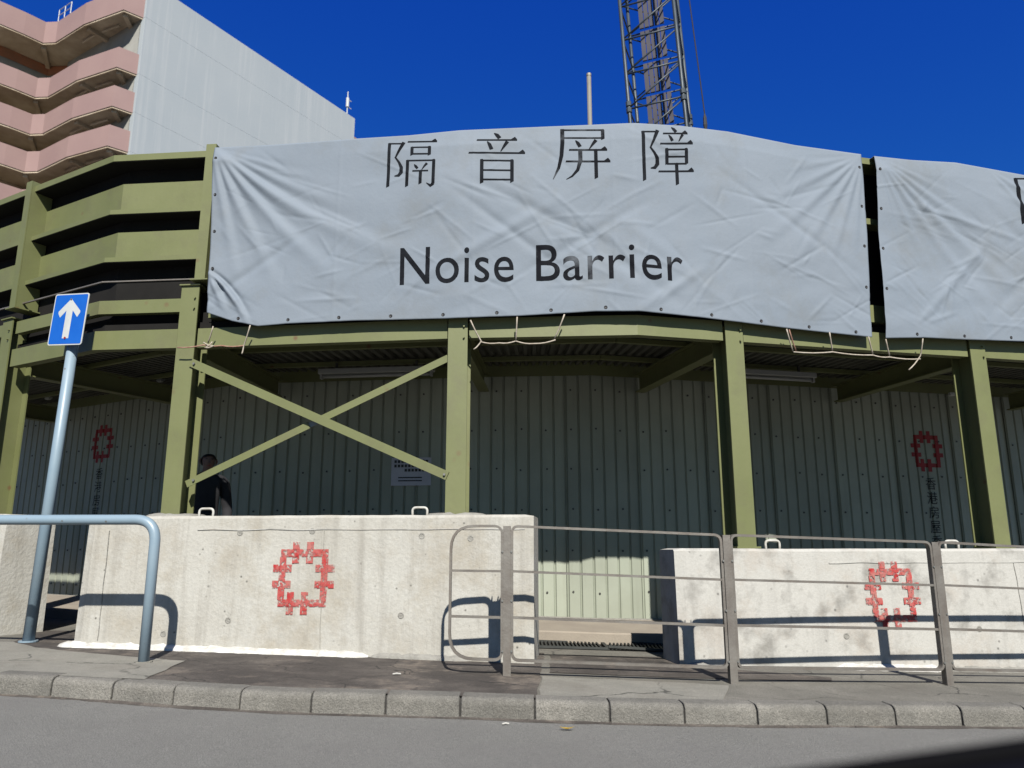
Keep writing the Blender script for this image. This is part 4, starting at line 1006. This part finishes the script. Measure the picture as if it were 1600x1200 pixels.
# galvanised railing along the kerb
RP = [on_ground(u, v, KT) for u, v in ((792, 1055), (1146, 1067), (1482, 1069))]
dR = (RP[2]-RP[1]).normalized(); RP.append(Vector((RP[2].x+dR.x*1.45, RP[2].y+dR.y*1.45, 0))); RP[3].z = g(RP[3].x)+KT
rl = thing('railing', 'grey galvanised railing of looped bar panels between flat posts', 'railing', RP[0])
HT = 1.07
def zup(p, h): return Vector((p.x, p.y, p.z+h))
hts = [atY(792, 822, RP[0].y).z-RP[0].z, atY(1146, 836, RP[1].y).z-RP[1].z, atY(1480, 847, RP[2].y).z-RP[2].z]; hts.append(hts[2]-0.01)
for i, p in enumerate(RP):
    t = ((RP[min(i+1, 3)]-RP[max(i-1, 0)])*Vector((1, 1, 0))).normalized(); nn = Vector((-t.y, t.x, 0)); h = hts[i]
    mb = MB(); c = zup(p, h/2-0.03); hz = Vector((0, 0, h/2+0.03))
    mb.obox(c-nn*0.022, t*0.027, nn*0.0035, hz); mb.obox(c+t*0.024+nn*0.004, t*0.0035, nn*0.022, hz); mb.obox(c-t*0.024+nn*0.004, t*0.0035, nn*0.022, hz)
    rpo = mb.build('post', 'galv', rl)
    for dz in (0.18, 0.52, 0.86):
        for sx in (-0.032, 0.032): MB().tube([zup(p, h-dz)+t*sx-nn*0.012, zup(p, h-dz)+t*sx-nn*0.03], 0.008, 6).build('bolt', 'steel_bolt', rpo)
def rail_panel(a, b, ha, hb, left_round=False):
    t = ((b-a)*Vector((1, 1, 0))).normalized(); a = a+t*0.036; b = b-t*0.036
    lo = 0.10; R0 = 0.05
    q = [zup(a, lo), zup(a, ha), zup(b, hb), zup(b, lo)]
    rr = [0.17, 0.17, 0.05, 0.05] if left_round else [0.05]*4
    pts = []
    for i in range(4):
        p, c, n_ = q[i-1], q[i], q[(i+1) % 4]; r = rr[i] if not left_round else (0.17 if i in (0, 1) else 0.06)
        x, y = c+(p-c).normalized()*r, c+(n_-c).normalized()*r
        pts += [x*(1-k/6)**2+c*2*(k/6)*(1-k/6)+y*(k/6)**2 for k in range(7)]
    nq = Vector((-t.y, t.x, 0)); loop = MB().flat(pts, nq, 0.0085, 0.022, True).build('panel_loop', 'galv', rl)
    for f in (0.345, 0.69):
        MB().flat([zup(a, ha+(lo-ha)*f), zup(b, hb+(lo-hb)*f)], nq, 0.008, 0.019).build('bar', 'galv', loop)
t0 = ((RP[1]-RP[0])*Vector((1, 1, 0))).normalized(); st = RP[0]-t0*0.44; st.z = g(st.x)+KT
rail_panel(st, RP[0], hts[0]-0.01, hts[0]-0.0, True)
for i in range(3): rail_panel(RP[i], RP[i+1], hts[i], hts[i+1])

# ------------------------------------------------------------------ behind the hoarding
# steel pipe
pz = atY(920, 116, 9.3)
pipe = thing('vent_pipe', 'grey steel pipe standing up behind the banner', 'pipe', (pz.x, 9.3, 2.9))
MB().tube([(pz.x, 9.3, 2.9), (pz.x, 9.3, pz.z)], 0.030, 14).build('pipe', 'pipe_steel', pipe, smooth=True)
MB().tube([(pz.x, 9.3, pz.z-0.03), (pz.x, 9.3, pz.z+0.004)], 0.034, 14).build('end_ring', 'pipe_steel', pipe)
MB().tube([(pz.x, 9.3, pz.z-0.86), (pz.x, 9.3, pz.z-0.80)], 0.036, 14).build('coupling', 'pipe_steel', pipe)
# crane boom
CY = 20.0
cr = thing('crane_boom', 'dark grey lattice crane boom rising into the blue sky', 'crane', (3.4, CY, 0))
c_lo = [atY(985, 195, CY), atY(1071, 200, CY)]; c_hi = [atY(968, 0, CY), atY(1050, 0, CY)]
dL = (c_hi[0]-c_lo[0]); ln = dL.length; dirb = ((c_hi[0]-c_lo[0])+(c_hi[1]-c_lo[1])).normalized()
wv = (c_lo[1]-c_lo[0]); wv -= dirb*wv.dot(dirb); BWd = wv.length*0.99; wv.normalize(); dv = dirb.cross(wv)*-1
if dv.y < 0: dv = -dv
rotv = Matrix.Rotation(R(-20), 3, dirb); wv = rotv @ wv; dv = rotv @ dv
org = c_lo[0]-dirb*9.0; BD = 1.45
cor = lambda i, s: org+wv*(BWd if i in (1, 2) else 0)+dv*(BD if i in (2, 3) else 0)+dirb*s
for i in range(4):
    MB().tube([cor(i, -1), cor(i, 18.5)], 0.055, 10).build('chord', 'crane_steel', cr, smooth=True)
step = 1.12
off = 9.0+1.62
ks = [off+step*k for k in range(-8, 7)]
for n_, s in enumerate(ks):
    for i in range(4):
        j = (i+1) % 4
        MB().tube([cor(i, s), cor(j, s)], 0.026, 8).build('lacing_bar', 'crane_steel', cr, smooth=True)
        if s+step < 18.5:
            a, b = (cor(i, s+0.04), cor(j, s+step-0.08)) if i in (0, 2) else (cor(j, s+0.04), cor(i, s+step-0.08))
            if i in (1, 2): MB().tube([cor(i, s+0.06), cor(j, s+step-0.10)] if i == 1 else [cor(j, s+0.06), cor(i, s+step-0.1)], 0.022, 8).build('lacing_bar', 'crane_steel', cr, smooth=True)
            MB().tube([a, b], 0.024, 8).build('lacing_bar', 'crane_steel', cr, smooth=True)
for i in range(4):                               # pinned section joint
    for ds in (-0.10, 0.10):
        MB().tube([cor(i, 9.55+ds)-dirb*0.07, cor(i, 9.55+ds)+dirb*0.07], 0.085, 10).build('pin_lug', 'crane_steel', cr)
# slatted catwalk inside the boom, on the far face
cw0 = 0.36
for n_ in range(0, 15):
    s = 0.5+n_*step*1.0
    o = MB(); 
    for q in range(5):
        x = 0.36+q*0.155
        o.obox(org+wv*(x+0.07)+dv*(BD-0.25)+dirb*(s+step*0.46), wv*0.066, dv*0.012, dirb*step*0.46)
    o.build('catwalk_section', 'crane_panel', cr)
MB().tube([atY(1069, -60, CY-0.6), atY(1101, 178, CY-0.6)], 0.018, 6).build('hoist_cable', 'cable', cr)
hk = atY(1101, 178, CY-0.6)
MB().tube([hk, hk-Vector((0, 0, .12)), hk-Vector((0, 0, .35)), hk-Vector((0, 0, .55)), hk-Vector((0, 0, 4))], [0.02, 0.05, 0.06, 0.03, 0.02], 8).build('cable_socket', 'cable', cr)

# pink and white block
bd = thing('pink_block', 'tall block with pink balcony parapets and a blank white end wall', 'building', (-28, 46, 0))
OUT = [(-46.0, 33.0), (-36.6, 40.9), (-32.6, 45.2), (-31.85, 46.15), (-31.0, 46.1), (-28.05, 44.25), (-24.75, 42.85), (-23.75, 43.75)]
OUT = [Vector(p) for p in OUT]
z_rel = [33.6, 29.5, 26.8, 24.1, 21.4, 18.7, 16.0, 13.3]
INN = offset_line(OUT, 2.6); IN2 = offset_line(OUT, 0.22)
for i, zr in enumerate(z_rel):
    z0 = zr+CAMZ; h = 1.6 if i == 0 else 1.42
    mb = MB(); mb.strip([[V3(a, z0), V3(a, z0+h), V3(b, z0+h), V3(b, z0+0.3)] for a, b in zip(OUT, IN2)]); pa_ = mb.build('parapet', 'pink', bd)
    mb = MB(); mb.strip([[V3(a, z0+0.002), V3(b, z0+0.002)] for a, b in zip(offset_line(OUT, 0.015), INN)]); mb.strip([[V3(a, z0+0.3), V3(b, z0+0.3)] for a, b in zip(IN2, INN)]); fs_ = mb.build('floor_slab', 'soffit', bd)
    mb = MB(); mb.strip([[V3(p, z0-0.10), V3(p, z0-0.001)] for p in offset_line(OUT, 0.05)]); mb.strip([[V3(p, z0-0.1), V3(q, z0-0.1)] for p, q in zip(offset_line(OUT, 0.05), offset_line(OUT, 0.16))]); mb.build('drip_edge', 'soffit', pa_)
    # beams and pipes under the slab
    for k in (1, 3, 5, 6):
        a, b = OUT[k], INN[k]; MB().bar(V3(a.lerp(b, 0.12), z0-0.12), V3(b, z0-0.12), 0.28, 0.24).build('soffit_beam', 'soffit', fs_)
    L1, L2 = offset_line(OUT, 0.9), offset_line(OUT, 1.9)
    for k, f0, f1 in ((4, 0.55, 0.95), (5, 0.2, 0.72)):
        MB().tube([V3(L1[k].lerp(L1[k+1], f0), z0-0.16), V3(L1[k].lerp(L1[k+1], f1), z0-0.16)], 0.07, 8).build('soffit_pipe', 'soffit', fs_)
        MB().tube([V3(L2[k].lerp(L2[k+1], f0-0.1), z0-0.2), V3(L2[k].lerp(L2[k+1], f1), z0-0.2)], 0.05, 8).build('soffit_pipe', 'inner_wall', fs_)
    mb = MB(); mb.strip([[V3(p, z0-0.75), V3(p, z0-0.02)] for p in offset_line(OUT, 2.52)[1:]]); mb.build('downstand_beam', 'soffit_rust' if i in (0,) else 'soffit', bd)
    if i in (2, 3):
        L3 = offset_line(OUT, 0.6); MB().tube([V3(L3[1].lerp(L3[2], 0.3), z0-0.3), V3(L3[1].lerp(L3[2], 0.7), z0-0.3)], 0.035, 6).build('lamp_tube', 'sign_white', bd)
MB().strip([[V3(p, 0), V3(p, 35.0)] for p in INN]).build('inner_wall', 'inner_wall', bd)
RA = V3(OUT[4], 33.6+CAMZ+1.6); RBp = V3(OUT[5], 33.6+CAMZ+1.6)
for f in (0.0, 0.22, 0.44): 
    p = RA.lerp(RBp, f); MB().tube([p, p+Vector((0, 0, 0.9))], 0.03, 6).build('roof_railing_post', 'sign_white', bd)
for h in (0.45, 0.9): MB().tube([RA+Vector((0, 0, h)), RA.lerp(RBp, 0.44)+Vector((0, 0, h))], 0.03, 6).build('roof_railing_bar', 'sign_white', bd)
# end wall in storey-high lifts with recessed joints
wa, wb = Vector((-23.7, 43.55)), Vector((-13.55, 60.0)); wt = (wb-wa).normalized(); wn = nrm(wt)
ztop_w = 37.3
zl = [0, 14]+[CAMZ+z for z in (16.0, 18.7, 21.4, 24.1, 26.8, 29.5, 33.6)]+[ztop_w]
for z0, z1 in zip(zl[:-1], zl[1:]):
    mb = MB(); mb.hexa([V3(p, z0+0.001) for p in (wa, wb, wb+wn*0.5, wa+wn*0.5)], [V3(p, z1-0.001) for p in (wa, wb, wb+wn*0.5, wa+wn*0.5)]); mb.build('end_wall_lift', 'white_wall', bd, bevel=0.006)
MB().hexa([V3(p, 0) for p in (wa+wn*0.08+wt*0.1, wb+wn*0.08-wt*0.1, wb+wn*0.45, wa+wn*0.45)], [V3(p, ztop_w-0.1) for p in (wa+wn*0.08+wt*0.1, wb+wn*0.08-wt*0.1, wb+wn*0.45, wa+wn*0.45)]).build('wall_core', 'inner_wall', bd)
MB().hexa([V3(p, 0) for p in (wa+wn*0.4, wb+wn*0.4, wb+wn*9, wa+wn*9)], [V3(p, 36.4) for p in (wa+wn*0.4, wb+wn*0.4, wb+wn*9, wa+wn*9)]).build('core_block', 'inner_wall', bd)
mb = MB(); mb.hexa([V3(p, 14) for p in (wb+wt*0.02, wb+wt*0.5, wb+wt*0.5+wn*3, wb+wn*3)], [V3(p, 35.6) for p in (wb+wt*0.02, wb+wt*0.5, wb+wt*0.5+wn*3, wb+wn*3)]); mb.build('rear_parapet', 'pink', bd)
an = wa.lerp(wb, 0.965)+wn*0.3
ant = thing('antenna', 'thin white antenna mast on the far end of the white wall', 'antenna', V3(an, ztop_w-0.1))
MB().tube([V3(an, ztop_w-0.05), V3(an, ztop_w+2.3)], 0.05, 6).build('mast', 'sign_white', ant)
MB().tube([V3(an, ztop_w+0.85), V3(an, ztop_w+1.7)], 0.14, 8).build('aerial', 'sign_white', ant)
for dz in (0.9, 1.6): MB().bar(V3(an+wt*-0.1, ztop_w+dz), V3(an+wt*0.45, ztop_w+dz), 0.05, 0.05).build('arm', 'sign_white', ant)

# ------------------------------------------------------------------ litter and the car the picture was taken from
lf = on_ground(886, 1140, 0.006)
bm = MB(); pts = [(-0.045, 0), (-0.02, 0.014), (0.01, 0.016), (0.045, 0.002), (0.015, -0.012), (-0.02, -0.012)]
bm.add([lf+Vector((x, y, 0.004+0.012*abs(x)/0.045)) for x, y in pts]+[lf+Vector((0, 0, 0.002))], [(i, (i+1) % 6, 6) for i in range(6)])
tag(bm.build('fallen_leaf', 'leaf', origin=lf), 'small yellow leaf lying on the road near the kerb', 'leaf')
for (u, v, l, lab, kk) in ((620, 1053, 0.055, 'white cigarette end lying on the dark pavement patch', KT), (790, 1131, 0.04, 'white paper scrap on the road beside the kerb, nearest the middle', 0.0)):
    p = on_ground(u, v, kk+0.008)
    o = MB().tube([p-Vector((l/2, 0.004, 0)), p+Vector((0, 0.003, 0.003)), p+Vector((l/2, 0.004, 0))], [0.005, 0.006, 0.005], 6).build('litter_scrap', 'litter', origin=p)
    tag(o, lab, 'litter', 'scraps of litter')
cd = thing('car_door', 'dark car door ledge close by, blurred across the lower right corner', 'car', (0.5, 0.56, 0.3))
def ledge(x): return 0.876+0.125*(x-0.115)
rows = []
for i in range(25):
    x = -0.55+i*0.085; zt = ledge(x)-0.03*max(0, -x)
    rows.append([Vector((x, 0.44, zt-0.05)), Vector((x, 0.45, zt-0.015)), Vector((x, 0.48, zt)), Vector((x, 0.52, zt-0.002)), Vector((x, 0.56, zt-0.02)), Vector((x, 0.60, zt-0.10)), Vector((x, 0.63, zt-0.25)), Vector((x, 0.60, 0.40)), Vector((x, 0.54, 0.28)), Vector((x, 0.46, 0.28)), Vector((x, 0.44, zt-0.05))])
mb = MB(); mb.strip(rows); mb.add(rows[0][:10], [tuple(range(10))]); mb.add(rows[-1][:10], [tuple(range(10))])
mb.build('door_panel', 'car_paint', cd, smooth=True)
MB().tube([Vector((x, 0.495, ledge(x)-0.03*max(0, -x)+0.002)) for x in [-0.5+i*0.1 for i in range(20)]], 0.007, 8).build('window_seal', 'car_rubber', cd, smooth=True)
